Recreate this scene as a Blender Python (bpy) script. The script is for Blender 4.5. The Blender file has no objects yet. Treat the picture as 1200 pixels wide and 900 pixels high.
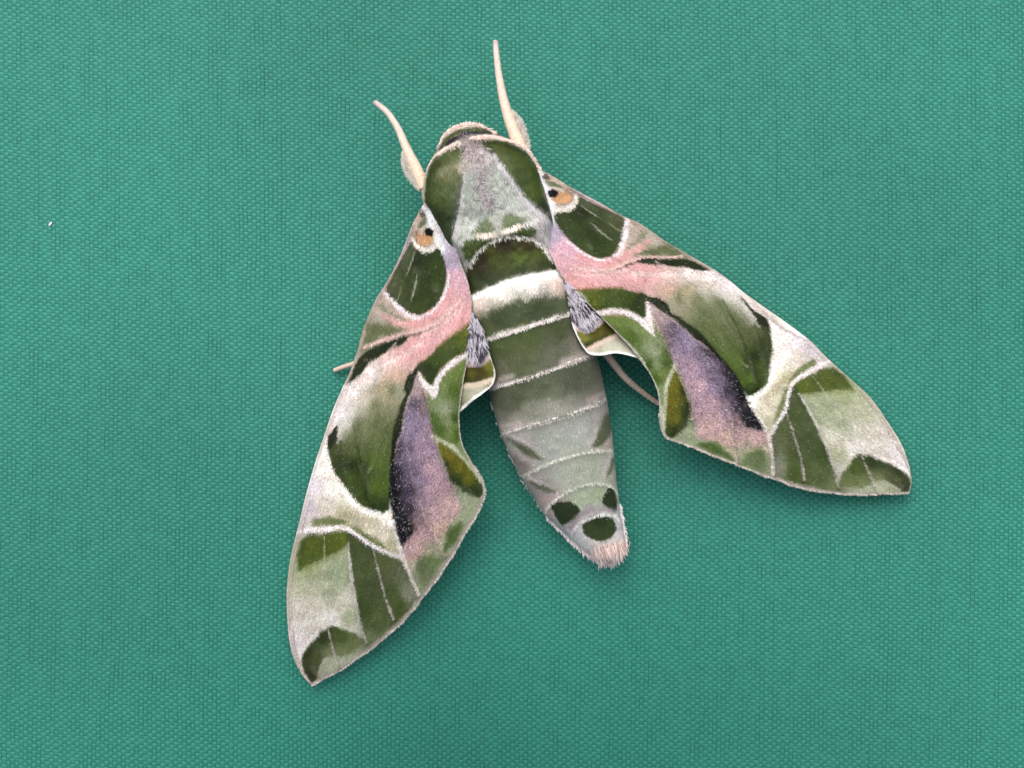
import bpy, math
import numpy as np
from mathutils import Vector

rng = np.random.default_rng(7)
MM = 0.001
PX = 0.09 * MM            # one photograph pixel on the cloth, in metres
DIST = 0.165              # camera height above the cloth

sc = bpy.context.scene
# ------------------------------------------------------------------ camera
cam_d = bpy.data.cameras.new('camera')
cam_d.sensor_width = 36.0
cam_d.lens = 36.0 * DIST / (1200 * PX)
cam_d.clip_start = 0.005
cam_d.clip_end = 50.0
cam = bpy.data.objects.new('camera', cam_d)
sc.collection.objects.link(cam)
cam.location = (0, 0, DIST)
cam.rotation_euler = (0, 0, 0)
sc.camera = cam
# ------------------------------------------------------------------ daylight (soft, overcast, from the top of the picture)
SUN_EL, SUN_AZ = 55.0, -14.0          # degrees; azimuth clockwise from +Y
w = bpy.data.worlds.new('World')
sc.world = w
w.use_nodes = True
nt = w.node_tree
nt.nodes.clear()
sky = nt.nodes.new('ShaderNodeTexSky')
sky.sky_type = 'NISHITA'
sky.sun_disc = False
sky.sun_elevation = math.radians(SUN_EL)
sky.sun_rotation = math.radians(SUN_AZ)
sky.air_density = 1.0
sky.dust_density = 6.0
hs = nt.nodes.new('ShaderNodeHueSaturation')
hs.inputs['Saturation'].default_value = 0.38
bg = nt.nodes.new('ShaderNodeBackground')
bg.inputs['Strength'].default_value = 0.15
wo = nt.nodes.new('ShaderNodeOutputWorld')
nt.links.new(sky.outputs[0], hs.inputs['Color'])
nt.links.new(hs.outputs[0], bg.inputs['Color'])
nt.links.new(bg.outputs[0], wo.inputs['Surface'])
sun_d = bpy.data.lights.new('sun', 'SUN')
sun_d.energy = 1.1
sun_d.angle = math.radians(75)
sun_d.color = (1.0, 0.98, 0.97)
sun = bpy.data.objects.new('sun', sun_d)
sc.collection.objects.link(sun)
el, az = math.radians(SUN_EL), math.radians(SUN_AZ)
dv = Vector((math.sin(az) * math.cos(el), math.cos(az) * math.cos(el), math.sin(el)))
sun.rotation_euler = dv.to_track_quat('Z', 'Y').to_euler()
vs = sc.view_settings
vs.view_transform = 'Standard'
vs.look = 'None'
vs.gamma = 1.0
vs.exposure = 0.34
vs.use_curve_mapping = False

# ------------------------------------------------------------------ helpers
def lin(c):
    c = np.asarray(c, float) / 255.0
    return np.where(c <= 0.04045, c / 12.92, ((c + 0.055) / 1.055) ** 2.4)

def dome(p):  # cloth bend added to brighten the top and left and darken the bottom
    x = np.asarray(p)[..., 0]; y = np.asarray(p)[..., 1]
    g = 0.35 + 0.65 * np.exp(-((x - 590) / 330) ** 2)
    up = np.clip(430 - y, 0, 600); dn = np.clip(y - 430, 0, 620)
    return (-0.00005 * up ** 2 - 0.00060 * g * dn ** 2 - 0.00030 * np.clip(260 - x, 0, 420) ** 2) * PX

def to3(p, z):
    """photograph pixels + height z (metres) -> world point that shows at that pixel"""
    p = np.asarray(p, float)
    z = z + dome(p) * 0.97
    s = (DIST - z) / DIST * PX
    return np.stack([(p[..., 0] - 600) * s, (450 - p[..., 1]) * s, np.broadcast_to(z, p.shape[:-1])], -1)

def crop(x0, y0):
    return lambda *pts: np.array([(x0 + x / 5.0, y0 + y / 5.0) for x, y in pts], float)

c1 = crop(420, 30); c2 = crop(470, 130); c3 = crop(380, 230); c4 = crop(380, 390)
c5 = crop(320, 540); c6 = crop(320, 630); c7 = crop(560, 500); c8 = crop(530, 260)
cA = crop(620, 190); cB = crop(680, 330); cC = crop(840, 400); cD = crop(740, 420)

def catmull(P, n, closed=False):
    P = np.asarray(P, float)
    if closed:
        Q = np.concatenate([P[-1:], P, P[:2]])
    else:
        Q = np.concatenate([2 * P[:1] - P[1:2], P, 2 * P[-1:] - P[-2:-1]])
    t = np.linspace(0, 1, n, endpoint=False)[:, None]
    out = []
    for i in range(len(Q) - 3):
        a, b, c, d = Q[i:i + 4]
        out.append(0.5 * (2 * b + (c - a) * t + (2 * a - 5 * b + 4 * c - d) * t ** 2 + (3 * b - a - 3 * c + d) * t ** 3))
    r = np.concatenate(out)
    return r if closed else np.concatenate([r, P[-1:]])

_tab = rng.random((256, 256))
def vnoise(x, y):
    xi = np.floor(x).astype(int); yi = np.floor(y).astype(int)
    fx = x - xi; fy = y - yi
    fx = fx * fx * (3 - 2 * fx); fy = fy * fy * (3 - 2 * fy)
    g = lambda a, b: _tab[a & 255, b & 255]
    return (g(xi, yi) * (1 - fx) * (1 - fy) + g(xi + 1, yi) * fx * (1 - fy)
            + g(xi, yi + 1) * (1 - fx) * fy + g(xi + 1, yi + 1) * fx * fy) * 2 - 1

def segdist(p, A, B):
    ab = B - A
    L = max((ab ** 2).sum(), 1e-9)
    x = p[:, 0] - A[0]; y = p[:, 1] - A[1]
    t = np.clip((x * ab[0] + y * ab[1]) / L, 0, 1)
    x -= t * ab[0]; y -= t * ab[1]
    return np.sqrt(x * x + y * y), t

def sdf_poly(p, V):
    d = np.full(len(p), 1e9); ins = np.zeros(len(p), bool)
    n = len(V)
    for i in range(n):
        A = V[i]; B = V[(i + 1) % n]
        d = np.minimum(d, segdist(p, A, B)[0])
        if A[1] != B[1]:
            c = ((A[1] > p[:, 1]) != (B[1] > p[:, 1])) & (p[:, 0] < (B[0] - A[0]) * (p[:, 1] - A[1]) / (B[1] - A[1]) + A[0])
            ins ^= c
    return np.where(ins, -d, d)

def dist_line(p, V):
    d = np.full(len(p), 1e9); tt = np.zeros(len(p))
    n = len(V) - 1
    for i in range(n):
        dd, t = segdist(p, V[i], V[i + 1])
        m = dd < d
        d = np.where(m, dd, d); tt = np.where(m, (i + t) / n, tt)
    return d, tt

def sstep(x):
    x = np.clip(x, 0, 1)
    return x * x * (3 - 2 * x)

def field(p, anchors, power=3.0):
    """colour field blended from anchors ((x,y),(r,g,b)) in linear light"""
    A = np.array([a[0] for a in anchors], float); C = np.array([lin(a[1]) for a in anchors])
    num = np.zeros((len(p), 3)); den = np.zeros(len(p))
    for a, c in zip(A, C):
        d2 = (p[:, 0] - a[0]) ** 2 + (p[:, 1] - a[1]) ** 2 + 4.0; wgt = 1.0 / (d2 * np.sqrt(d2))
        num += wgt[:, None] * c; den += wgt
    return num / den[:, None]

class Paint:
    """pigment map of one part, as layered shapes in photograph pixels"""
    def __init__(self, base):
        self.base = base; self.layers = []; self.sat = 0.94
    def poly(self, pts, col, soft=3, rough=1.5, op=1.0):
        self.layers.append(('p', catmull(pts, 5, True), col, soft, rough, op)); return self
    def line(self, pts, col, w=3, soft=2, rough=1.0, op=1.0):
        self.layers.append(('l', catmull(pts, 6), col, soft, rough, op, w)); return self
    def __call__(self, p):
        out = field(p, self.base)
        n1 = vnoise(p[:, 0] * 0.55, p[:, 1] * 0.55) * 0.6 + vnoise(p[:, 0] * 0.16 + 31, p[:, 1] * 0.16) * 0.6
        for l in self.layers:
            V = l[1]; soft = l[3] * 0.9; rough = l[4] * 0.75
            m = 2 + soft + 2 * rough
            if l[0] == 'l':
                ww = l[6] if hasattr(l[6], '__len__') else (l[6],)
                m += max(ww)
            lo = V.min(0) - m; hi = V.max(0) + m
            idx = np.nonzero(((p > lo) & (p < hi)).all(1))[0]
            if len(idx) == 0: continue
            q = p[idx]
            if l[0] == 'p':
                d = sdf_poly(q, V)
            else:
                d, t = dist_line(q, V)
                wd = np.interp(t, np.linspace(0, 1, len(ww)), ww) if len(ww) > 1 else ww[0]
                d = d - np.asarray(wd) / 2
            d = d + n1[idx] * rough
            a = sstep(0.5 - d / max(soft, 0.5)) * l[5]
            c = l[2]
            c = field(q, c) if isinstance(c, list) else lin(c)
            out[idx] = out[idx] * (1 - a[:, None]) + c * a[:, None]
        g = (out @ np.array([0.3, 0.6, 0.1]))[:, None]
        hind = self.sat - self.sat2 * sstep((p[:, 1] - 330) / 120) if hasattr(self, 'sat2') else self.sat
        out = g + (out - g) * np.broadcast_to(hind, len(p))[:, None]
        pk = np.clip(out[:, 0] - out[:, 1], 0, 1)
        out[:, 1] += 0.14 * pk; out[:, 2] += 0.20 * pk
        out[:, 0] += 0.26 * np.clip(out[:, 1] - out[:, 0], 0, 1)
        out[:, 2] -= 0.45 * np.clip(out[:, 2] - out[:, 0], 0, 1)
        return 0.76 * (np.clip(out, 0, 1) / 0.9) ** 1.3

def rbf_fit(X, Y, lam=0.0):
    X = np.asarray(X, float); Y = np.asarray(Y, float)
    n = len(X)
    r2 = ((X[:, None] - X[None]) ** 2).sum(-1)
    K = 0.5 * r2 * np.log(r2 + 1e-9) + lam * np.eye(n)
    Pm = np.concatenate([np.ones((n, 1)), X], 1)
    A = np.block([[K, Pm], [Pm.T, np.zeros((3, 3))]])
    sol = np.linalg.solve(A, np.concatenate([Y, np.zeros((3,) + Y.shape[1:])]))
    def f(p):
        out = np.empty((len(p),) + Y.shape[1:])
        for s in range(0, len(p), 20000):
            q = p[s:s + 20000]
            r = ((q[:, None] - X[None]) ** 2).sum(-1)
            out[s:s + 20000] = (0.5 * r * np.log(r + 1e-9)) @ sol[:n] + np.concatenate([np.ones((len(q), 1)), q], 1) @ sol[n:]
        return out
    return f

def mesh_obj(name, verts, faces, mat, parent=None, colors=None, smooth=True):
    me = bpy.data.meshes.new(name)
    verts = np.asarray(verts, np.float32); faces = np.asarray(faces, np.int32)
    nv, nf, k = len(verts), len(faces), faces.shape[1]
    me.vertices.add(nv); me.vertices.foreach_set('co', verts.ravel())
    me.loops.add(nf * k); me.loops.foreach_set('vertex_index', faces.ravel())
    me.polygons.add(nf)
    me.polygons.foreach_set('loop_start', np.arange(0, nf * k, k, dtype=np.int32))
    me.polygons.foreach_set('use_smooth', np.full(nf, smooth))
    me.update(calc_edges=True)
    if colors is not None:
        at = me.color_attributes.new('pigment', 'FLOAT_COLOR', 'POINT')
        c4_ = np.ones((nv, 4), np.float32); c4_[:, :3] = colors
        at.data.foreach_set('color', c4_.ravel())
    me.materials.append(mat)
    o = bpy.data.objects.new(name, me)
    sc.collection.objects.link(o)
    if parent: o.parent = parent
    return o

def grid_faces(nr, nc, wrap=False):
    i = np.arange(nr - 1)[:, None]; j = np.arange(nc if wrap else nc - 1)[None]
    j2 = (j + 1) % nc
    return np.stack([i * nc + j, i * nc + j2, (i + 1) * nc + j2, (i + 1) * nc + j], -1).reshape(-1, 4)

# ------------------------------------------------------------------ materials
def mat_pigment(name, rough=0.62, grain=0.25, gscale=9000, sheen=0.15, bump=0.0):
    m = bpy.data.materials.new(name); m.use_nodes = True
    n = m.node_tree.nodes; l = m.node_tree.links
    b = n['Principled BSDF']
    a = n.new('ShaderNodeAttribute'); a.attribute_name = 'pigment'
    tc = n.new('ShaderNodeTexCoord')
    no = n.new('ShaderNodeTexNoise'); no.inputs['Scale'].default_value = gscale; no.inputs['Detail'].default_value = 2
    mr = n.new('ShaderNodeMapRange')
    mr.inputs['From Min'].default_value = 0.25; mr.inputs['From Max'].default_value = 0.75
    mr.inputs['To Min'].default_value = 1 - grain; mr.inputs['To Max'].default_value = 1 + grain
    mx = n.new('ShaderNodeMix'); mx.data_type = 'RGBA'; mx.blend_type = 'MULTIPLY'; mx.inputs['Factor'].default_value = 1
    l.new(tc.outputs['Object'], no.inputs['Vector'])
    l.new(no.outputs['Fac'], mr.inputs['Value'])
    l.new(a.outputs['Color'], mx.inputs['A']); l.new(mr.outputs['Result'], mx.inputs['B'])
    l.new(mx.outputs['Result'], b.inputs['Base Color'])
    b.inputs['Roughness'].default_value = rough
    b.inputs['Specular IOR Level'].default_value = 0.3
    b.inputs['Sheen Weight'].default_value = sheen
    b.inputs['Sheen Roughness'].default_value = 0.4
    if bump:
        bp = n.new('ShaderNodeBump'); bp.inputs['Strength'].default_value = bump; bp.inputs['Distance'].default_value = 0.00005
        l.new(no.outputs['Fac'], bp.inputs['Height']); l.new(bp.outputs['Normal'], b.inputs['Normal'])
    return m

M_wing = mat_pigment('wing_scales', 0.5, 0.22, 8000, 0.03, 0.5)
M_body = mat_pigment('body_scales', 0.6, 0.22, 9000, 0.06, 0.5)
M_fur = mat_pigment('fur_strands', 0.6, 0.12, 5000, 0.06)
M_scale = mat_pigment('loose_wing_scales', 0.42, 0.08, 5000, 0.03)
for m_ in (M_wing, M_scale): m_.node_tree.nodes['Principled BSDF'].inputs['Specular IOR Level'].default_value = 0.22
M_limb = mat_pigment('limb_scales', 0.6, 0.15, 9000, 0.2, 0.5)

def mat_cloth(name, col, var):
    m = bpy.data.materials.new(name); m.use_nodes = True
    n = m.node_tree.nodes; l = m.node_tree.links
    b = n['Principled BSDF']
    tc = n.new('ShaderNodeTexCoord')
    n1 = n.new('ShaderNodeTexNoise'); n1.inputs['Scale'].default_value = 2600; n1.inputs['Detail'].default_value = 3
    n2 = n.new('ShaderNodeTexNoise'); n2.inputs['Scale'].default_value = 22; n2.inputs['Detail'].default_value = 1
    ad = n.new('ShaderNodeMath'); ad.operation = 'ADD'
    mr = n.new('ShaderNodeMapRange'); mr.inputs['From Min'].default_value = 0.6; mr.inputs['From Max'].default_value = 1.4
    mr.inputs['To Min'].default_value = 1 - var; mr.inputs['To Max'].default_value = 1 + var
    mx = n.new('ShaderNodeMix'); mx.data_type = 'RGBA'; mx.blend_type = 'MULTIPLY'; mx.inputs['Factor'].default_value = 1
    l.new(tc.outputs['Object'], n1.inputs['Vector']); l.new(tc.outputs['Object'], n2.inputs['Vector'])
    l.new(n1.outputs['Fac'], ad.inputs[0]); l.new(n2.outputs['Fac'], ad.inputs[1])
    l.new(ad.outputs[0], mr.inputs['Value'])
    mx.inputs['A'].default_value = (*lin(col), 1)
    l.new(mr.outputs['Result'], mx.inputs['B'])
    l.new(mx.outputs['Result'], b.inputs['Base Color'])
    b.inputs['Roughness'].default_value = 0.55
    b.inputs['Specular IOR Level'].default_value = 0.2
    b.inputs['Sheen Weight'].default_value = 0.08
    b.inputs['Sheen Roughness'].default_value = 0.45
    b.inputs['Sheen Tint'].default_value = (0.4, 0.95, 0.85, 1)
    return m
M_warp = mat_cloth('green_warp_yarn', (48, 124, 108), 0.22)
M_weft = mat_cloth('green_weft_shaded', (35, 104, 89), 0.22)  # same green yarn, darkened to paint in the shade on the weft
M_back = mat_cloth('green_cloth_back', (28, 92, 79), 0.1)

# ------------------------------------------------------------------ cloth
def cloth_z(p):
    x, y = p[..., 0], p[..., 1]
    return (0.35 * np.sin(x / 260 + 0.6) * np.sin(y / 310 + 0.4) + 0.25 * np.sin((x + y) / 170)) * MM - 0.6 * MM + dome(p)

WP, FP = 5.0, 3.75        # yarn spacing in photograph pixels
U0, U1, V0, V1 = -140, 1340, -110, 1010
TILT = math.radians(5.0)
def warp_xy(u, v):
    """woven sheet coordinates -> photograph pixels (slack bends of the threads)"""
    x = u + 5 * np.sin(v / 330 + 0.8) + 1.1 * vnoise(u / 70, v / 60 + 9)
    y = v + (u - 600) * math.tan(TILT) * 0.9 + 7 * np.sin(u / 300 + 0.5) + 1.0 * vnoise(u / 60 + 77, v / 80)
    return np.stack([x, y], -1)

def threads(name, warp, mat, parent):
    nu = int((U1 - U0) / WP); nv_ = int((V1 - V0 + 220) / FP)
    v00 = V0 - 110
    n_th, n_cr = (nu, nv_) if warp else (nv_, nu)
    i = np.arange(n_th)[:, None, None]; s = np.arange(n_cr * 2)[None, :, None] * 0.5; k = np.arange(3)[None, None, :] - 1
    jit = rng.normal(0, 0.06, n_th)[:, None, None] + 0.15 * vnoise(i * 0.37 + 5, s * 0.11 + (3 if warp else 90))
    wid = 1 + (0.03 if warp else 0.07) * rng.normal(0, 1, n_th)[:, None, None] + 0.20 * vnoise(i * 0.9 + 50, s * 0.35) + 0.30 * np.clip(vnoise(i * 1.7 + 20, s * 0.09 + 7) - 0.55, 0, 1)
    half = (WP if warp else FP) * (0.47 if warp else 0.49) * wid
    ph = np.cos(np.pi * (s - 0.0)) * np.where(i % 2 == 0, 1, -1) * (1 if warp else -1)
    amp = (0.066 if warp else 0.054) * MM
    if warp:
        u = U0 + (i + 0.5) * WP + jit + k * half
        v = v00 + (s + 0.5) * FP + 0 * k + 0 * i
    else:
        v = v00 + (i + 0.5) * FP + jit * 0.8 + k * half
        u = U0 + (s + 0.5) * WP + 0 * k + 0 * i
    u, v = np.broadcast_arrays(u, v)
    p = warp_xy(u, v)
    z = cloth_z(p) + ph * amp + (np.where(k == 0, 0.085, 0.0) + (0.034 if warp else 0.0)) * MM + rng.normal(0, 0.006, u.shape) * MM
    q = np.stack([(p[..., 0] - 600) * PX * (DIST - z) / DIST, (450 - p[..., 1]) * PX * (DIST - z) / DIST, z], -1)
    f = grid_faces(n_cr * 2, 3)
    F = (f[None] + (np.arange(n_th) * n_cr * 2 * 3)[:, None, None]).reshape(-1, 4)
    if not warp: F = F[:, ::-1]
    o = mesh_obj(name, q.reshape(-1, 3), F[:, ::-1] if warp else F[:, ::-1], mat, parent)
    o['kind'] = 'stuff'
    return o

gx = np.linspace(-3600, 4800, 85); gy = np.linspace(-3000, 3900, 70)
GX, GY = np.meshgrid(gx, gy)
gp = np.stack([GX, GY], -1)
gz = cloth_z(gp) - 0.12 * MM
cloth = mesh_obj('green_cloth', np.stack([(GX - 600) * PX, (450 - GY) * PX, gz], -1).reshape(-1, 3), grid_faces(70, 85)[:, ::-1], M_back)
cloth['kind'] = 'structure'
cloth['label'] = 'green woven cloth the moth rests on'
threads('warp_threads', True, M_warp, cloth)
threads('weft_threads', False, M_weft, cloth)

# ------------------------------------------------------------------ moth root
moth = bpy.data.objects.new('hawk_moth', None)
sc.collection.objects.link(moth)
moth['label'] = 'green, white and pink patterned hawk moth with spread wings on green cloth'
moth['category'] = 'moth'
moth.empty_display_size = 0.01

# ------------------------------------------------------------------ forewing pigment (left wing, photograph pixels)
W = lambda r, pts: r(*pts)
def a3(x, y): return tuple(c3((x, y))[0])
def a4(x, y): return tuple(c4((x, y))[0])
def a5(x, y): return tuple(c5((x, y))[0])
def a6(x, y): return tuple(c6((x, y))[0])

fw = Paint([
    (a3(560, 110), (190, 175, 155)), (a3(640, 150), (232, 230, 234)), (a3(690, 300), (214, 208, 218)), (a3(745, 370), (185, 172, 190)),
    (a3(740, 480), (222, 176, 186)), (a3(810, 560), (226, 178, 182)), (a3(760, 620), (232, 178, 174)), (a3(650, 700), (228, 172, 168)),
    (a3(560, 745), (226, 178, 170)), (a3(430, 745), (214, 190, 178)), (a3(330, 700), (188, 178, 164)), (a3(290, 780), (122, 128, 98)),
    (a3(390, 775), (128, 134, 104)), (a3(250, 860), (128, 130, 104)), (a3(820, 690), (232, 166, 158)),
    (a3(650, 810), (226, 174, 174)), (a3(560, 850), (228, 170, 166)), (a4(540, 70), (230, 174, 168)), (a4(470, 140), (234, 184, 178)),
    (a4(390, 180), (236, 206, 198)), (a4(270, 250), (242, 232, 228)), (a4(170, 340), (240, 232, 232)), (a4(90, 470), (238, 230, 232)),
    (a4(430, 250), (204, 174, 154)), (a4(330, 330), (184, 172, 142)), (a4(230, 390), (214, 204, 190)), (a4(130, 520), (206, 202, 194)),
    (a4(300, 430), (136, 142, 108)), (a4(400, 330), (142, 142, 110)), (a4(200, 540), (126, 134, 100)), (a4(330, 520), (112, 126, 84)),
    (a4(180, 640), (98, 114, 68)), (a4(330, 640), (92, 112, 62)), (a4(440, 330), (170, 168, 146)),
    (a4(20, 560), (226, 214, 206)), (a4(10, 760), (240, 236, 230)),
    (a5(300, 60), (246, 243, 238)), (a5(250, 150), (226, 218, 222)), (a5(350, 170), (240, 236, 226)), (a5(450, 250), (226, 220, 200)),
    (a5(420, 310), (196, 188, 160)), (a5(560, 350), (206, 198, 174)), (a5(660, 420), (216, 208, 190)), (a5(700, 350), (248, 246, 240)),
    (a5(690, 490), (196, 192, 166)), (a5(220, 270), (212, 202, 206)), (a5(300, 260), (214, 206, 196)),
    (a5(1130, 220), (166, 178, 150)), (a5(1090, 330), (168, 180, 150)), (a5(1060, 440), (110, 134, 86)), (a5(990, 500), (170, 176, 154)),
    (a5(860, 620), (122, 140, 102)), (a5(930, 590), (134, 150, 114)), (a5(880, 700), (146, 158, 128)), (a5(810, 610), (196, 186, 170)),
    (a6(220, 200), (166, 176, 140)), (a6(370, 190), (162, 176, 146)), (a6(200, 290), (186, 190, 166)), (a6(330, 300), (168, 178, 150)),
    (a6(250, 380), (206, 202, 188)), (a6(170, 420), (212, 206, 196)), (a6(200, 520), (222, 218, 210)), (a6(140, 600), (222, 214, 212)),
    (a6(420, 400), (204, 204, 184)), (a6(330, 470), (232, 226, 218)), (a6(420, 480), (206, 206, 188)),
    (a6(560, 200), (88, 104, 66)), (a6(560, 350), (86, 104, 62)), (a6(600, 480), (92, 110, 68)), (a6(700, 200), (100, 114, 80)),
    (a6(740, 330), (92, 110, 66)), (a6(560, 540), (110, 124, 86)), (a6(780, 300), (140, 146, 122)),
    (a6(420, 640), (120, 134, 92)), (a6(320, 740), (176, 182, 158)), (a6(420, 710), (172, 178, 156)), (a6(270, 820), (160, 160, 140)),
    (a4(700, 380), (118, 140, 84)), (a4(770, 300), (108, 134, 64)), (a4(780, 480), (92, 124, 46)), (a4(650, 480), (98, 126, 62)),
    (a4(720, 560), (110, 138, 78)), (a4(830, 780), (150, 164, 122)), (a4(880, 850), (134, 152, 98)),
])
# -- base of the wing and the eye spot
fw.poly(W(c3, [(575, 55), (610, 70), (650, 140), (685, 240), (705, 320), (650, 300), (640, 240), (610, 150), (580, 100)]), (240, 240, 244), 2, 0.6)
fw.poly(W(c3, [(560, 95), (520, 180), (510, 240), (560, 265), (600, 180), (590, 120)]), (204, 184, 166), 3, 1)
fw.poly(W(c3, [(600, 120), (560, 150), (550, 185), (590, 170)]), (128, 138, 112), 3, 1)
fw.poly(W(c3, [(560, 90), (580, 85), (598, 110), (575, 120)]), (120, 110, 100), 2, 0.5)
fw.poly(W(c3, [(550, 220), (590, 215), (640, 235), (635, 270), (590, 290), (555, 270)]), (220, 168, 116), 2.5, 0.8)
fw.line(W(c3, [(648, 190), (652, 230), (640, 270), (600, 300), (556, 290), (524, 258)]), (244, 238, 230), (3, 4, 3.4, 3, 3), 2, 0.6)
fw.line(W(c3, [(600, 165), (575, 190), (572, 215)]), (226, 212, 198), 2.4, 2, 0.6, 0.8)
fw.line(W(c3, [(545, 200), (540, 245), (560, 280), (600, 292), (640, 270)]), (160, 122, 92), (2, 2.4, 2), 2, 0.6, 0.7)
fw.poly(W(c3, [(595, 188), (616, 178), (637, 197), (639, 222), (620, 232), (596, 219)]), (16, 24, 18), 1.2, 0.4)
# -- basal green patch
fw.poly(W(c3, [(516, 258), (545, 290), (590, 318), (650, 300), (690, 330), (716, 440), (706, 530), (680, 600), (640, 650), (570, 688), (510, 684), (450, 648), (405, 604), (362, 548), (400, 460), (450, 370), (488, 300)]),
        [(a3(480, 330), (104, 114, 86)), (a3(400, 500), (98, 108, 76)), (a3(560, 370), (50, 68, 28)), (a3(650, 400), (64, 86, 38)), (a3(600, 520), (58, 78, 34)), (a3(560, 640), (74, 94, 48)),
         (a3(680, 520), (70, 92, 44)), (a3(500, 460), (78, 94, 56)), (a3(450, 590), (82, 94, 60)), (a3(540, 600), (60, 82, 34))], 2, 0.8)
fw.line(W(c3, [(530, 325), (510, 390), (480, 465)]), (176, 180, 160), (1.5, 1.6, 0.6), 1.6, 0.4, 0.8)
fw.line(W(c3, [(545, 455), (532, 530), (510, 610)]), (186, 190, 178), (1, 2.2, 0.6), 2, 0.6, 0.7)
fw.line(W(c3, [(452, 535), (440, 580), (425, 612)]), (180, 180, 160), 1.2, 1.6, 0.5, 0.7)
fw.line(W(c3, [(512, 240), (530, 275), (560, 305), (598, 318), (640, 302), (660, 285)]), (243, 236, 226), (2.5, 4.5, 5, 4), 2, 0.8)
fw.line(W(c3, [(350, 556), (400, 612), (460, 668), (520, 706), (575, 706), (640, 672), (695, 594), (718, 530), (732, 450)]), (242, 232, 234), (4, 5.5, 5.5, 4, 2.5), 2.4, 1.0)
# -- pink fan
fw.line(W(c3, [(745, 560), (700, 640), (620, 705), (540, 735), (440, 740), (340, 690)]), (229, 160, 156), (8, 7, 5, 3), 5, 1.4, 0.75)
fw.line(W(c3, [(700, 690), (600, 745), (500, 765), (400, 750)]), (206, 160, 140), 3, 3, 1.2, 0.5)
fw.line(W(c3, [(810, 590), (760, 640), (640, 755), (540, 790), (460, 812), (350, 838), (240, 880)]), (236, 200, 194), (5, 5, 4.5, 5, 5, 3), 3, 1.0, 0.9)
fw.poly(W(c3, [(320, 735), (270, 770), (230, 850), (290, 850), (340, 800), (345, 760)]), (112, 122, 86), 5, 2.5, 0.85)
fw.poly(W(c3, [(350, 765), (400, 760), (480, 775), (440, 795), (360, 805)]), (114, 124, 88), 5, 2.5, 0.8)
fw.line(W(c3, [(330, 640), (400, 690), (470, 720)]), (128, 132, 108), 4, 4, 2, 0.7)
fw.line(W(c3, [(850, 655), (790, 715), (690, 780), (610, 830), (540, 870), (480, 920)]), (230, 180, 176), (8, 13, 15, 16, 16), 8, 2, 0.6)
fw.line(W(c3, [(770, 668), (700, 728), (640, 765), (560, 796), (500, 815), (465, 835)]), (96, 92, 56), (0.8, 1.6, 1.8, 3, 4), 2, 1.0, 0.85)
fw.poly(W(c4, [(490, 8), (460, 62), (400, 92), (330, 132), (268, 168), (236, 212), (190, 262), (132, 295), (162, 218), (200, 152), (260, 97), (330, 62), (400, 40)]), (44, 60, 28), 3, 1.4)
fw.line(W(c4, [(300, 200), (258, 165), (240, 150)]), (160, 140, 120), 1.4, 1.5, 0.5, 0.6)
fw.line(W(c4, [(235, 0), (210, 80), (180, 160), (120, 300)]), (176, 166, 146), 4, 3, 1, 0.8)
fw.line(W(c4, [(420, 60), (330, 150), (250, 205)]), (238, 214, 204), 2, 3, 1, 0.6)
fw.line(W(c3, [(820, 600), (800, 660), (720, 720), (640, 775), (560, 830)]), (240, 214, 210), (2, 4, 3, 2), 4, 1.4, 0.7)
fw.line(W(c3, [(790, 470), (770, 540), (740, 600), (680, 670)]), (236, 206, 210), (2, 3, 2), 4, 1.4, 0.6)
fw.line(W(c4, [(560, 60), (480, 120), (400, 160), (300, 220), (200, 300)]), (244, 226, 220), (2, 5, 6, 6, 4), 6, 2, 0.65)
fw.line(W(c4, [(500, 170), (430, 210), (340, 270)]), (214, 180, 160), (2, 3, 2), 4, 1.6, 0.6)
# -- upper inner green area
fw.poly(W(c3, [(868, 735), (800, 778), (740, 815), (670, 870), (600, 950)]).tolist() + W(c4, [(560, 165), (545, 205), (590, 272), (632, 302), (662, 240), (704, 190), (764, 142), (838, 112), (870, 60)]).tolist(),
        [(a4(820, 40), (104, 118, 36)), (a4(720, 60), (84, 104, 36)), (a4(640, 150), (74, 98, 36)), (a4(590, 220), (50, 70, 28)), (a4(640, 250), (58, 80, 30)), (a4(760, 110), (76, 100, 42))], 4, 1.6)
fw.line(W(c3, [(860, 735), (760, 798), (660, 878)]), (170, 132, 90), 3, 4, 2, 0.6)
# -- big green median patch
fw.poly(W(c4, [(78, 540), (24, 610), (20, 660), (32, 730), (60, 812), (110, 880), (160, 960), (230, 1020), (300, 1048), (346, 1066), (382, 1036), (388, 930), (398, 760), (420, 640), (450, 560), (440, 500), (380, 520), (280, 600), (180, 640), (110, 630), (80, 600)]),
        [(a4(50, 600), (46, 52, 30)), (a4(120, 650), (96, 108, 70)), (a4(90, 760), (58, 78, 26)), (a4(160, 780), (46, 66, 22)), (a4(200, 700), (88, 108, 56)), (a4(240, 830), (70, 94, 40)), (a4(300, 760), (96, 122, 60)),
         (a4(330, 660), (98, 118, 66)), (a4(420, 580), (80, 100, 50)), (a5(450, 80), (72, 96, 34)), (a5(620, 150), (88, 116, 42)), (a5(540, 220), (64, 88, 30)), (a5(640, 280), (54, 80, 30)), (a5(540, 40), (60, 82, 34))], 3, 1.4)
fw.poly(W(c4, [(110, 590), (200, 540), (330, 480), (430, 440), (450, 520), (400, 600), (300, 660), (180, 690), (120, 660)]), [(a4(150, 620), (112, 122, 88)), (a4(300, 560), (112, 126, 84)), (a4(400, 500), (124, 132, 98))], 26, 5, 0.7)
fw.line(W(c4, [(78, 545), (90, 600), (82, 640)]), (196, 192, 186), 3, 4, 1.5, 0.7)
fw.poly(W(c4, [(78, 545), (55, 562), (22, 612), (26, 680), (48, 650), (72, 600)]), (50, 56, 32), 2, 1.0)
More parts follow.
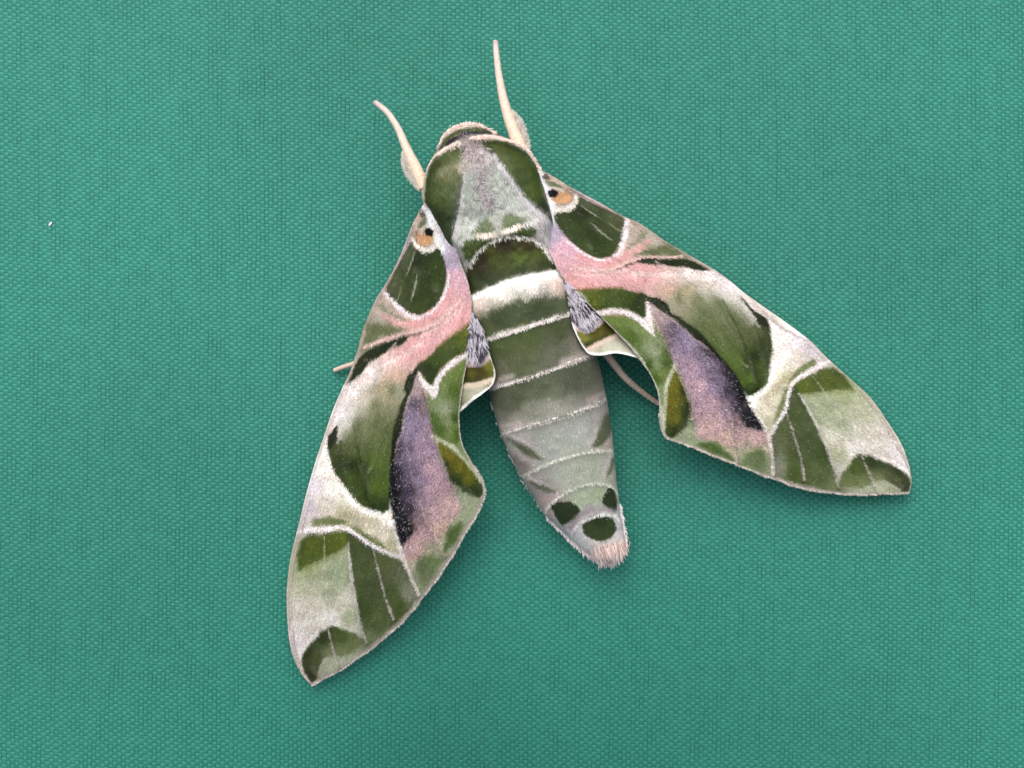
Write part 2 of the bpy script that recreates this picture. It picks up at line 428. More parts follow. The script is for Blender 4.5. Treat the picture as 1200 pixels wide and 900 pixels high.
fw.line(W(c5, [(470, -220), (500, -60), (540, 120), (548, 230)]), (40, 58, 22), (1, 2, 3, 2), 3, 1, 0.7)
fw.line(W(c5, [(390, -160), (400, 0), (410, 120)]), (50, 66, 26), (1, 3, 2), 3, 1, 0.6)
fw.line(W(c5, [(580, 30), (560, 60)]), (150, 160, 120), 3, 3, 1, 0.6)
# -- white zone below it
fw.line(W(c4, [(10, 610), (2, 700), (30, 800), (90, 900), (150, 968), (220, 1030), (300, 1058), (345, 1080), (372, 1060), (390, 1100)]), (248, 245, 238), (3, 5, 7, 7, 7, 7, 7), 4, 1.4)
fw.poly(W(c5, [(225, 345), (270, 330), (330, 322), (420, 345), (500, 395), (600, 448), (680, 520), (600, 490), (500, 430), (430, 375), (320, 372), (240, 380)]), (102, 122, 62), 5, 2.5, 0.85)
fw.line(W(c5, [(690, 300), (722, 420), (752, 540)]), (248, 244, 238), 4, 3, 0.6)
# -- dark streak and violet patch
fw.poly(W(c4, [(548, 192), (520, 222), (482, 262), (468, 326), (478, 356), (452, 400), (432, 470), (408, 560), (396, 660), (384, 800), (382, 900), (392, 1030), (430, 1170), (450, 1236), (470, 1220), (470, 1060), (430, 900), (420, 730), (450, 620), (470, 500), (510, 380), (548, 268)]),
        [(a4(530, 240), (42, 56, 24)), (a4(440, 480), (52, 66, 30)), (a4(400, 700), (30, 36, 16)), (a5(690, 100), (18, 18, 14)), (a5(740, 430), (12, 12, 10))], 3, 1.0)
fw.poly(W(c4, [(550, 228), (575, 300), (600, 395), (614, 470), (634, 560), (652, 640), (682, 740), (722, 830), (756, 905), (796, 990), (800, 1050), (730, 1130), (690, 1200), (600, 1280), (510, 1330), (470, 1310), (464, 1252), (440, 1200), (410, 1080), (396, 940), (402, 800), (420, 650), (455, 570), (465, 480), (500, 380), (530, 300)]),
        [(a4(556, 262), (226, 206, 204)), (a4(545, 330), (178, 156, 150)), (a4(540, 420), (106, 94, 112)), (a4(500, 480), (142, 126, 152)), (a4(580, 430), (150, 128, 128)), (a4(560, 540), (146, 128, 152)), (a4(610, 560), (172, 146, 156)),
         (a4(480, 560), (150, 136, 162)), (a4(570, 680), (182, 154, 166)), (a4(430, 680), (92, 76, 80)), (a4(480, 700), (128, 114, 142)), (a4(430, 820), (44, 36, 42)), (a4(500, 820), (124, 110, 136)), (a4(620, 800), (192, 160, 166)),
         (a5(730, 170), (36, 30, 38)), (a5(790, 160), (74, 64, 88)), (a5(860, 110), (158, 138, 160)), (a5(930, 160), (194, 162, 168)), (a5(740, 300), (18, 14, 16)), (a5(800, 280), (70, 58, 72)), (a5(870, 250), (164, 140, 150)),
         (a5(750, 420), (12, 10, 10)), (a5(800, 380), (48, 38, 44)), (a5(850, 360), (148, 122, 124)), (a5(960, 280), (202, 168, 168)), (a5(1030, 270), (208, 176, 168)), (a5(900, 430), (192, 160, 158)), (a5(960, 400), (202, 172, 158)),
         (a5(840, 500), (204, 170, 164)), (a5(790, 540), (192, 160, 158)), (a5(900, 500), (172, 160, 142))], 2.2, 0.9)
fw.poly(W(c5, [(690, 60), (716, 100), (740, 200), (768, 300), (800, 370), (826, 410), (800, 450), (764, 500), (742, 455), (706, 320), (694, 200)]), [(a5(720, 180), (30, 24, 28)), (a5(760, 330), (14, 11, 12)), (a5(765, 450), (10, 9, 8))], 6, 3.5, 0.92)
fw.line(W(c4, [(555, 240), (580, 310), (606, 400), (622, 480), (644, 570), (662, 650), (694, 745), (734, 835), (775, 915)]), (204, 180, 172), (3, 2.4, 2, 2, 2), 2, 0.8, 0.9)
fw.line(W(c4, [(550, 240), (520, 330), (490, 400), (468, 490), (455, 575), (424, 655), (410, 740)]), (190, 170, 164), (4, 2, 1.6, 1.6, 1.4, 0.6), 2, 1.0, 0.75)
fw.line(W(c4, [(500, 520), (480, 640), (500, 760), (520, 860), (556, 980), (600, 1100)]), (176, 156, 152), (0.6, 1.5, 1.6, 1.4), 2, 0.9, 0.5)
fw.line(W(c5, [(862, 230), (890, 340), (940, 430), (975, 490), (1002, 556)]), (206, 186, 176), (1, 1.8, 2.4), 1.8, 0.7, 0.85)
fw.line(W(c5, [(770, 520), (800, 470), (840, 420), (870, 380)]), (196, 160, 160), (5, 4, 2), 5, 1.6, 0.7)
fw.line(W(c5, [(780, 585), (850, 570), (900, 545), (990, 480), (1020, 340)]), (206, 180, 150), 3, 5, 2, 0.55)
fw.poly(W(c5, [(1090, 350), (1112, 380), (1060, 470), (1010, 540), (1000, 500), (1040, 420)]), (86, 116, 62), 6, 2, 0.85)
fw.poly(W(c5, [(870, 560), (960, 560), (985, 590), (930, 670), (880, 720), (850, 640)]), (106, 128, 86), 8, 2.5, 0.7)
# -- white V and the inner green lobe
fw.poly(W(c4, [(640, 375), (690, 285), (750, 215), (838, 150), (815, 320), (795, 480), (800, 610), (760, 640), (700, 620), (655, 600), (632, 550), (612, 440), (600, 380)]),
        [(a4(640, 410), (134, 152, 112)), (a4(700, 330), (128, 150, 98)), (a4(790, 220), (118, 142, 76)), (a4(760, 340), (86, 120, 42)), (a4(700, 440), (158, 168, 140)), (a4(730, 520), (140, 156, 116)), (a4(770, 500), (74, 108, 26)), (a4(640, 500), (86, 118, 52)),
         (a4(680, 560), (82, 112, 50)), (a4(770, 590), (84, 112, 34)), (a4(740, 590), (124, 146, 90))], 3, 1.4)
fw.line(W(c4, [(555, 240), (590, 300), (640, 345), (662, 285), (700, 222), (760, 170), (842, 122)]), (240, 233, 232), (3, 5, 8, 6.5, 5.5, 6, 6), 3, 1.3)
fw.poly(W(c4, [(592, 290), (632, 305), (668, 270), (668, 330), (645, 378), (612, 340)]), (240, 234, 232), 3, 1.4)
fw.line(W(c4, [(630, 600), (690, 636), (760, 676), (804, 730), (860, 792), (930, 880)]), (204, 210, 186), (3, 4, 5, 5, 4, 3), 4, 1.5, 0.9)
fw.line(W(c4, [(640, 615), (672, 700), (714, 800)]), (168, 160, 140), 2, 2, 0.8, 0.6)
fw.poly(W(c4, [(664, 640), (722, 668), (790, 720), (850, 790), (915, 880), (945, 940), (905, 945), (840, 905), (770, 880), (730, 830), (694, 740)]),
        [(a4(690, 670), (122, 122, 30)), (a4(740, 720), (132, 124, 26)), (a4(800, 780), (126, 120, 24)), (a4(840, 850), (120, 122, 30)), (a4(700, 770), (58, 78, 28)), (a4(770, 860), (56, 80, 28)), (a4(870, 920), (52, 76, 24)), (a4(910, 910), (70, 92, 40))], 3, 1.0)
fw.line(W(c4, [(745, 850), (830, 915), (920, 950)]), (48, 70, 22), 7, 5, 1.4, 0.85)
# -- outer third
fw.poly(W(c5, [(158, 470), (200, 436), (300, 424), (430, 406), (448, 470), (400, 525), (330, 560), (260, 590), (200, 620), (146, 640), (138, 570)]),
        [(a5(220, 500), (92, 112, 34)), (a5(380, 450), (94, 114, 32)), (a5(300, 480), (84, 104, 30)), (a5(170, 600), (88, 110, 44)), (a5(160, 500), (80, 96, 46))], 6, 2.2)
fw.line(W(c5, [(146, 640), (220, 622), (330, 570), (410, 530)]), (138, 152, 100), 5, 8, 3, 0.6)
fw.poly(W(c6, [(436, -30), (520, -8), (590, 46), (680, 98), (758, 140), (800, 210), (838, 320), (790, 430), (705, 505), (620, 570), (556, 612), (520, 520), (496, 430), (470, 300), (452, 160), (438, 60)]),
        [(a6(480, 60), (74, 92, 48)), (a6(540, 120), (86, 104, 62)), (a6(560, 300), (84, 102, 62)), (a6(530, 420), (80, 100, 54)), (a6(660, 160), (96, 112, 72)), (a6(740, 180), (112, 122, 92)), (a6(700, 320), (88, 106, 62)), (a6(740, 400), (84, 106, 52)),
         (a6(800, 320), (150, 154, 134)), (a6(600, 500), (96, 114, 72)), (a6(560, 590), (124, 136, 100)), (a6(470, 180), (92, 108, 70))], 4, 1.6)
fw.poly(W(c6, [(446, 270), (350, 410), (314, 490), (350, 512), (410, 532), (480, 562), (526, 590), (492, 440), (462, 320)]),
        [(a6(420, 380), (216, 212, 198)), (a6(340, 480), (236, 230, 224)), (a6(450, 460), (176, 184, 154)), (a6(480, 540), (206, 204, 192))], 5, 2, 0.9)
fw.line(W(c6, [(440, 30), (448, 120), (462, 240), (490, 400), (520, 535), (548, 615)]), (216, 212, 202), (1, 2.4, 3, 3, 2.4, 1.6), 2.2, 1.0, 0.9)
fw.line(W(c6, [(585, 60), (620, 200), (660, 350), (706, 478)]), (206, 198, 194), (0.8, 1.4, 1.6, 2), 1.5, 0.6, 0.9)
fw.line(W(c5, [(300, 440), (305, 600), (320, 760), (326, 900)]), (200, 194, 182), 1.2, 1.8, 0.8, 0.55)
fw.line(W(c5, [(120, 430), (200, 402), (300, 400), (365, 388), (430, 396), (500, 436), (580, 494), (680, 540), (762, 566)]), (240, 232, 234), (4, 5, 4.5, 4.5, 4, 4, 5), 3, 1.4)
fw.line(W(c5, [(200, 432), (300, 424), (420, 410), (490, 448), (570, 508), (670, 556)]), (110, 100, 112), (1, 2, 1.6, 1.6, 1), 2.4, 1.2, 0.45)
fw.line(W(c5, [(755, 545), (775, 600), (800, 660), (830, 725), (856, 785)]), (238, 228, 222), (5, 4, 3, 3), 2, 0.8)
fw.poly(W(c6, [(320, 526), (250, 574), (188, 640), (163, 690), (168, 760), (198, 830), (228, 860), (256, 832), (272, 770), (310, 700), (420, 690), (500, 640), (546, 606), (480, 562), (400, 528), (345, 512)]),
        [(a6(290, 580), (60, 80, 38)), (a6(200, 680), (58, 72, 36)), (a6(220, 800), (56, 62, 36)), (a6(250, 700), (82, 96, 58)), (a6(400, 580), (86, 106, 54)), (a6(480, 620), (118, 132, 88)), (a6(420, 660), (120, 134, 92)), (a6(330, 690), (130, 140, 104)), (a6(250, 780), (96, 104, 76))], 4, 1.8)
fw.line(W(c6, [(255, 565), (190, 632), (158, 700), (168, 780), (205, 845)]), (236, 230, 226), (5, 6, 4, 3, 2), 4, 1.4, 0.8)
fw.line(W(c6, [(325, 530), (350, 640), (386, 765)]), (196, 190, 180), (1.4, 2, 2), 1.6, 0.6, 0.9)
# -- costal edge and outer margin
costaL = np.array([(483, 264), (468, 302), (453, 331), (442, 348), (433, 367), (424, 390), (419, 410), (410, 436), (402, 453), (390, 481), (380, 510), (370, 540), (363, 564), (357, 586), (351, 611), (346, 630), (341, 651), (338, 670), (336, 692), (336, 712), (337, 730), (339, 750), (343, 768), (350, 784), (358, 796), (365, 803)], float)
fw.line(costaL + [2.0, 0.4], (190, 172, 160), (1.5, 2.5, 2, 3, 2, 3, 4, 4, 3), 2.4, 1.4, 0.6)
fw.line(costaL[13:24] + [6, 1.5], (150, 136, 118), 1.2, 1.6, 0.6, 0.6)
trailL = np.array([(365, 803), (372, 799), (382, 793), (400, 784), (420, 770), (440, 756), (460, 739), (476, 724), (490, 707), (500, 694), (512, 678), (524, 660), (533, 645), (542, 629), (550, 616), (558, 603), (565, 588), (568, 577), (566, 566), (556, 548), (546, 530), (541, 518), (538.6, 502), (538, 486), (539.5, 470), (542.4, 450), (546, 430), (549, 410), (551, 390), (552.4, 368), (552, 350), (550, 338), (546, 324), (541, 312), (537, 300)], float)
fw.line(trailL[:18] + [-1, -0.6], (176, 166, 158), (2, 4, 5, 5, 4.5, 3.5), 2, 1.0, 0.9)
fw.line(trailL[17:30], (206, 208, 196), (3, 2, 2, 2, 1.4), 2, 0.5, 0.85)

VIOLET = catmull(W(c4, [(550, 228), (600, 395), (634, 560), (682, 740), (756, 905), (796, 990), (730, 1130), (600, 1280), (470, 1310), (420, 1120), (396, 940), (402, 800), (455, 570), (500, 380)]), 3, True)
# wing heights (mm above the cloth) at left-wing pixels
zc = [((495, 238), 9.6), ((512, 250), 10.4), ((530, 280), 10.4), ((541, 312), 10.2), ((552, 350), 10.0), ((551, 390), 9.3), ((540, 470), 7.6), ((541, 518), 6.8), ((567, 577), 5.6),
      ((542, 628), 4.7), ((490, 707), 3.6), ((430, 762), 1.9), ((365, 803), 0.8), ((336, 700), 0.9), ((346, 630), 1.5), ((370, 540), 2.0), ((402, 454), 2.9), ((433, 368), 4.6),
      ((468, 304), 6.6), ((470, 640), 4.5), ((450, 520), 5.3), ((490, 433), 7.4), ((500, 340), 8.2), ((410, 600), 3.6), ((400, 700), 2.9)]
fw_z = rbf_fit([a for a, b in zc], np.array([[b] for a, b in zc]), lam=200.0)
fw_veins = [W(c6, [(440, -40), (448, 120), (462, 240), (490, 400), (520, 535), (548, 615)]), W(c6, [(560, -20), (585, 60), (620, 200), (660, 350), (706, 478)]),
            W(c5, [(700, 330), (755, 545), (800, 660), (856, 785)]), W(c5, [(800, 0), (862, 230), (890, 340), (940, 430), (1002, 556)]),
            W(c6, [(310, 300), (325, 530), (350, 640), (390, 765)]), W(c4, [(555, 240), (606, 400), (644, 570), (694, 745), (775, 915)]),
            W(c3, [(640, 560), (560, 760)]).tolist() + W(c4, [(470, 300), (420, 560), (395, 800), (400, 1000)]).tolist(),
            W(c3, [(545, 300), (500, 520)]).tolist() + W(c4, [(300, 230), (220, 520), (200, 760), (280, 1000)]).tolist()]
def fw_relief(p):
    z = np.zeros(len(p))
    for V in fw_veins:
        d, t = dist_line(p, catmull(V, 4))
        z += 0.15 * np.exp(-(d / 2.4) ** 2) - 0.17 * np.exp(-((d - 11) / 8) ** 2)
    d, t = dist_line(p, costaL)
    z += 0.25 * np.exp(-(d / 4.0) ** 2)
    z += 0.10 * vnoise(p[:, 0] / 26, p[:, 1] / 26) + 0.03 * vnoise(p[:, 0] / 8 + 9, p[:, 1] / 8)
    return z

# right wing: landmarks right -> left
LM = [((633, 200), (495, 241)), ((647, 226), (503, 271)), ((658, 231), (499, 281)), ((668, 219), (483, 266)), ((652, 246), (510, 289)), ((730, 254), (452, 338)), ((723, 290), (482, 366)), ((700, 301), (512, 352)), ((666, 279), (523, 318)),
      ((653, 318), (553, 347)), ((672, 340), (552, 378)), ((698, 364), (547, 412)), ((750, 421), (540, 480)), ((761, 383), (508, 461)), ((756, 351), (490, 433)), ((754, 370), (506, 449)), ((791, 428), (509, 512)), ((793, 435), (513, 520)),
      ((770, 452), (540, 516)), ((780, 511), (567, 577)), ((789, 508), (558, 578)), ((819, 514), (539, 600)), ((892, 504), (472, 639)), ((900, 512), (473, 654)), ((909, 561), (490, 705)), ((882, 465), (450, 603)), ((900, 434), (406, 570)),
      ((902, 388), (386, 530)), ((869, 348), (395, 499)), ((964, 426), (360, 620)), ((930, 448), (406, 619)), ((918, 480), (436, 638)), ((1000, 456), (349, 668)), ((938, 463), (408, 640)), ((1066, 577), (365, 803)), ((1010, 533), (385, 736)),
      ((1062, 554), (353, 768)), ((1028, 579), (398, 784)), ((985, 578), (430, 761)), ((947, 573), (461, 737)), ((830, 314), (408, 445)), ((764, 307), (468, 402)), ((732, 336), (508, 408)), ((684, 340), (550, 382)), ((812, 394), (471, 502)),
      ((840, 414), (460, 530)), ((862, 442), (458, 560)), ((778, 396), (500, 470)), ((808, 466), (524, 556)), ((865, 545), (521, 655)), ((820, 526), (542, 626)), ((950, 400), (357, 588)), ((1040, 494), (336, 705)), ((886, 354), (386, 492)), ((1056, 520), (338, 745)),
      ((776, 280), (433, 368)), ((642, 292), (543, 316))]
R2L = rbf_fit([a for a, b in LM], np.array([b for a, b in LM], float), lam=30.0)

def resample(ctrl, knots, n):
    """smooth curve through ctrl, parametrised so that the points listed in knots (indices) fall at equal steps"""
    C = catmull(ctrl, 12)
    s = np.concatenate([[0], np.cumsum(np.hypot(*np.diff(C, axis=0).T))])
    sk = s[np.array(knots) * 12]
    return C, s, sk

def edge_eval(ctrl, knots, tk, t):
    C, s, sk = resample(ctrl, knots, 0)
    # monotone smooth-ish mapping
    ss = np.interp(t, tk, sk)
    return np.stack([np.interp(ss, s, C[:, 0]), np.interp(ss, s, C[:, 1])], -1)

def nearest_idx(ctrl, pt):
    return int(np.argmin(((np.asarray(ctrl) - pt) ** 2).sum(1)))

def make_forewing(costa, trail, pairs, mapper, nr, nc):
    """loft between leading and trailing edge; mapper: pixels -> left-wing pattern pixels"""
    kc = [nearest_idx(costa, a) for a, b in pairs]; kt = [nearest_idx(trail, b) for a, b in pairs]
    mid = np.array([(np.array(costa[i]) + np.array(trail[j])) / 2 for i, j in zip(kc, kt)])
    tk = np.concatenate([[0], np.cumsum(np.hypot(*np.diff(mid, axis=0).T))]); tk /= tk[-1]
    t = np.linspace(0, 1, nr)
    A = edge_eval(costa, kc, tk, t); B = edge_eval(trail, kt, tk, t)
    wv = np.clip((t - 0.35) * 4, 0, 1) * np.clip((1 - t) * 30, 0, 1)
    nick = 0.9 * vnoise(t * 46 + 3, t * 0 + len(costa)) + 0.7 * vnoise(t * 140, t * 0 + 5) + 2.6 * np.clip(vnoise(t * 30 + 11, t * 0 + len(trail)) - 0.72, 0, 1) * 4
    toA = A - B; toA /= np.hypot(toA[:, 0], toA[:, 1])[:, None] + 1e-6
    B = B + toA * (wv * nick * 0.6)[:, None]
    k = np.linspace(0, 1, nc); k = k + 0.04 * np.sin(2 * np.pi * k) * -1
    P = A[:, None] * (1 - k)[None, :, None] + B[:, None] * k[None, :, None]
    return P.reshape(-1, 2)

def scale_flakes(paint_pts, world_pts, normals, dirs, col, ln, wd, lift):
    n = len(world_pts)
    side = np.cross(normals, dirs); side /= np.linalg.norm(side, axis=1)[:, None] + 1e-12
    tip = world_pts + dirs * ln[:, None] + normals * (lift * ln)[:, None]
    a = world_pts - side * wd[:, None] * 0.5 + normals * 1e-5
    b = world_pts + side * wd[:, None] * 0.5 + normals * 1e-5
    c = tip + side * wd[:, None] * 0.3; d = tip - side * wd[:, None] * 0.3
    V = np.stack([a, b, c, d], 1).reshape(-1, 3)
    F = np.arange(n * 4).reshape(-1, 4)
    return V, F, np.repeat(col, 4, 0)

def sheen_streaks(p):  # lengthwise sheen of the wing, painted as streaks into the pigment
    u = p @ np.array([0.96, 0.28]); v = p @ np.array([-0.28, 0.96])
    return 1 + 0.10 * vnoise(u * 0.42, v * 0.035) + 0.07 * vnoise(u * 0.95 + 40, v * 0.10) + 0.05 * vnoise(u * 0.12 + 9, v * 0.02)

def build_forewing(costa, trail, pairs, mapper, label, flip):
    nr, nc = 430, 150
    P = make_forewing(costa, trail, pairs, mapper, nr, nc)
    Lp = mapper(P)
    zf = lambda q: np.clip(fw_z(q)[:, 0] + fw_relief(q), 0.5, 14) * MM
    z = zf(Lp)
    V = to3(P, z)
    # ragged outer margin and soft scale-by-scale edges
    jit = np.stack([vnoise(Lp[:, 0] * 0.9, Lp[:, 1] * 0.9), vnoise(Lp[:, 0] * 0.9 + 50, Lp[:, 1] * 0.9)], -1) * 0.5
    col = fw(Lp + jit)
    spk = np.clip(1 + 0.10 * vnoise(Lp[:, 0] * 1.1, Lp[:, 1] * 0.5), 0.7, 1.3)
    col = col * (spk * sheen_streaks(Lp))[:, None]
    F = grid_faces(nr, nc)
    if flip: F = F[:, ::-1]
    # underside
    r2, k2 = np.arange(0, nr, 6), np.arange(0, nc, 5)
    r2[-1] = nr - 1; k2 = np.append(k2, nc - 1)
    idx = (r2[:, None] * nc + k2[None]).ravel()
    Vb = V[idx] - [0, 0, 0.14 * MM]
    Fb = grid_faces(len(r2), len(k2)) + len(V)
    if not flip: Fb = Fb[:, ::-1]
    cb = np.tile(lin((150, 140, 112)), (len(Vb), 1))
    # rim between the two sheets
    ring_t = np.concatenate([np.arange(nr) * nc, (nr - 1) * nc + np.arange(nc), (np.arange(nr) * nc + nc - 1)[::-1]])
    Vr = np.concatenate([V[ring_t], V[ring_t] - [0, 0, 0.14 * MM]])
    n0 = len(V) + len(Vb); m = len(ring_t)
    i = np.arange(m - 1)
    Fr = np.stack([n0 + i, n0 + i + 1, n0 + m + i + 1, n0 + m + i], -1)
    cr = np.tile(col[ring_t], (2, 1))
    wing = mesh_obj('forewing', np.concatenate([V, Vb, Vr]), np.concatenate([F, Fb, Fr]), M_wing, moth, np.concatenate([col, cb, cr]))
    wing['label'] = label
    # loose scales standing on the membrane
    G = V.reshape(nr, nc, 3)
    du = np.gradient(G, axis=0).reshape(-1, 3); dvv = np.gradient(G, axis=1).reshape(-1, 3)
    N = np.cross(du, dvv); N /= np.linalg.norm(N, axis=1)[:, None] + 1e-15
    N *= np.sign(N[:, 2:3])
    dr = du / (np.linalg.norm(du, axis=1)[:, None] + 1e-15)
    area = np.linalg.norm(np.cross(du, dvv), axis=1); a2 = area.reshape(nr, nc); a2[:, :5] = 0; a2[:, -3:] = 0; a2[-8:] = 0; pr = area / area.sum()
    n = 80000
    s = rng.choice(len(V), n, p=pr)
    w0 = V[s] + du[s] * rng.uniform(-.5, .5, n)[:, None] + dvv[s] * rng.uniform(-.5, .5, n)[:, None]
    ang = rng.normal(0, 0.35, n)
    side = np.cross(N[s], dr[s])
    dd = dr[s] * np.cos(ang)[:, None] + side * np.sin(ang)[:, None]
    along = np.array([-0.28, 0.96]); acr = np.array([0.96, 0.28])
    src = Lp[s] + along * rng.normal(0, 0.95, (n, 1)) + acr * rng.normal(0, 0.3, (n, 1))
    eye = np.hypot(*(Lp[s] - [501, 275]).T) < 16
    src[eye] = Lp[s][eye]
    cc = fw(src)
    cc = cc * sheen_streaks(Lp[s])[:, None]
    vio = np.exp(-np.clip(sdf_poly(Lp[s], VIOLET), 0, 50) / 2.0)
    cc = cc * np.clip(1 + rng.normal(0, 1, n) * (0.20 + 0.22 * vio), 0.3, 1.9)[:, None]
    spark = rng.random(n) < 0.09 * vio
    cc[spark] = cc[spark] * 0.5 + np.where(rng.random(spark.sum())[:, None] < 0.5, lin((196, 184, 186)), lin((150, 150, 176))) * 0.45
    lum = cc @ np.array([0.3, 0.6, 0.1]); tan = (rng.random(n) < 0.30 * np.clip((lum - 0.3) / 0.25, 0, 1) * np.clip(0.5 + 0.9 * vnoise(Lp[s][:, 0] / 9, Lp[s][:, 1] / 9), 0, 1) * 2)
    cc[tan] *= np.array([0.74, 0.66, 0.60]) * rng.uniform(0.8, 1.1, (tan.sum(), 1))
    glint = rng.random(n) < 0.03  # random flakes painted paler to stand in for glints
    cc[glint] = np.minimum(cc[glint] * 1.35 + 0.05, 0.95)
    ln = rng.uniform(1.2, 2.6, n) * PX; wd = rng.uniform(0.6, 1.1, n) * PX
    SV, SF, SC = scale_flakes(None, w0, N[s], dd, np.clip(cc, 0, 0.95), ln, wd, 0.10)
    # fringe along the outer margin
    B = G[40:, -1]; nf = 2600
    si = rng.integers(0, len(B) - 1, nf)
    base = B[si] + (B[si + 1] - B[si]) * rng.random(nf)[:, None]
    tang = (B[si + 1] - B[si]); tang /= np.linalg.norm(tang, axis=1)[:, None] + 1e-15
    outd = np.cross(tang, [0, 0, 1.0]); inn = G[40:, -6][si] - B[si]
    outd *= -np.sign((outd * inn).sum(1))[:, None]
    dd = outd + tang * 0.5 + rng.normal(0, 0.15, (nf, 3)); dd /= np.linalg.norm(dd, axis=1)[:, None]
    fc = np.where(rng.random(nf)[:, None] < 0.5, lin((186, 178, 168)), lin((136, 130, 120))) * rng.uniform(0.8, 1.15, nf)[:, None]
    FV, FF, FC = scale_flakes(None, base - outd * 0.5 * PX, np.tile([0, 0, 1.0], (nf, 1)), dd, fc, rng.uniform(1.2, 3.2, nf) * PX * np.where(si < 0.42 * nr, 0.35, 1.0), rng.uniform(0.6, 1.2, nf) * PX, 0.0)
    o = mesh_obj('wing_scales', np.concatenate([SV, FV]), np.concatenate([SF, FF + len(SV)]), M_scale, wing, np.concatenate([SC, FC]), smooth=False)
    o['kind'] = 'stuff'
    return wing

costa_l = np.concatenate([[(512, 226), (502, 232), (495, 241), (490, 250)], costaL])
trail_l = np.concatenate([[(536, 230), (534, 262), (534, 285)], trailL[::-1]])
pairs_l = [((512, 226), (536, 230)), ((490, 250), (534, 285)), ((468, 302), (546, 324)), ((442, 348), (551, 390)), ((424, 390), (546, 430)), ((410, 436), (538, 486)), ((390, 481), (541, 518)), ((363, 564), (568, 577)),
           ((351, 611), (550, 616)), ((338, 670), (512, 678)), ((337, 730), (440, 756)), ((350, 784), (382, 793)), ((365, 803), (365, 803))]
ident = lambda p: p
build_forewing(costa_l, trail_l, pairs_l, ident, 'forewing pointing down the picture, pink fan and violet streak', False)

costa_r = np.array([(612, 200), (622, 198), (633, 199), (641, 203), (654, 210), (668, 219), (700, 236), (728, 252), (750, 262), (776, 280), (796, 292), (820, 306), (840, 318), (858, 331), (872, 343), (890, 356), (920, 377), (950, 400), (968, 418), (992, 440), (1020, 466), (1040, 494), (1056, 520), (1065, 544), (1068, 564), (1066, 577)], float)
trail_r = np.array([(614, 222), (626, 250), (636, 274), (642, 292), (648, 304), (654, 317), (662, 328), (674, 341), (688, 355), (700, 367), (720, 387), (738, 406), (750, 422), (762, 438), (769, 454), (772.6, 474), (774, 490), (777, 504), (783, 513), (796, 518), (818, 526), (840, 535), (864, 544), (886, 553), (908, 561), (926, 568), (946, 573), (964, 576), (984, 578), (1006, 579), (1028, 579), (1050, 578), (1066, 577)], float)
pairs_r = [((612, 200), (614, 222)), ((641, 203), (636, 274)), ((668, 219), (648, 304)), ((728, 252), (674, 341)), ((776, 280), (720, 387)), ((820, 306), (750, 422)), ((858, 331), (769, 454)), ((920, 377), (783, 513)), ((950, 400), (818, 526)),
           ((992, 440), (886, 553)), ((1040, 494), (964, 576)), ((1065, 544), (1028, 579)), ((1066, 577), (1066, 577))]
mapR = lambda p: R2L(p) + np.stack([1.3 * vnoise(p[:, 0] / 34, p[:, 1] / 34), 1.3 * vnoise(p[:, 0] / 34 + 60, p[:, 1] / 34)], -1)
build_forewing(costa_r, trail_r, pairs_r, mapR, 'forewing pointing right, pink fan and violet streak', True)

# ------------------------------------------------------------------ body: head, thorax, abdomen in one surface
rows = [((546, 144.5), (552, 144), 7.6, 6.4, 5.2), ((530, 150), (566, 148.5), 9.3, 6.6, 4.2), ((520, 158), (579, 154), 10.4, 6.8, 3.6), ((513, 172), (590, 160), 11.2, 7.0, 3.0), ((507, 185), (606, 168), 11.3, 7.4, 2.6),
        ((500, 199), (620, 180), 11.4, 8.0, 2.2), ((496, 218), (630, 196), 11.7, 8.5, 2.0), ((495, 233), (636, 214), 11.9, 8.8, 2.0), ((503, 247), (641, 232), 12.0, 9.0, 2.0), ((512, 264), (645, 246), 11.9, 9.0, 2.0),
        ((520, 281), (648, 260), 12.0, 8.8, 1.9), ((529, 296), (648, 274), 11.7, 8.4, 1.7), ((537, 314), (653, 290), 11.2, 7.8, 1.5), ((540, 332), (661, 306), 11.0, 7.4, 1.3), ((542, 358), (671, 324), 10.9, 7.0, 1.2),
        ((554, 392), (678, 355), 10.4, 6.6, 1.1), ((567, 428), (688, 389), 9.9, 6.0, 1.0), ((574, 463), (701, 423), 9.3, 5.5, 0.9), ((586, 506), (711, 468), 8.8, 4.8, 0.8), ((600, 538), (717, 505), 8.0, 4.4, 0.7),
        ((611, 559), (719.5, 528), 7.5, 4.1, 0.7), ((626, 583), (722, 558), 6.8, 3.7, 0.7), ((638, 602), (725, 582), 6.2, 3.4, 0.7), ((654, 618), (728, 606), 5.6, 3.1, 0.7), ((669, 632), (731, 624), 5.0, 2.8, 0.7),
        ((686, 647), (734, 641), 4.4, 2.5, 0.8), ((702, 656), (730, 652), 3.7, 2.3, 1.1), ((713, 659), (722, 657), 3.0, 2.2, 1.5)]
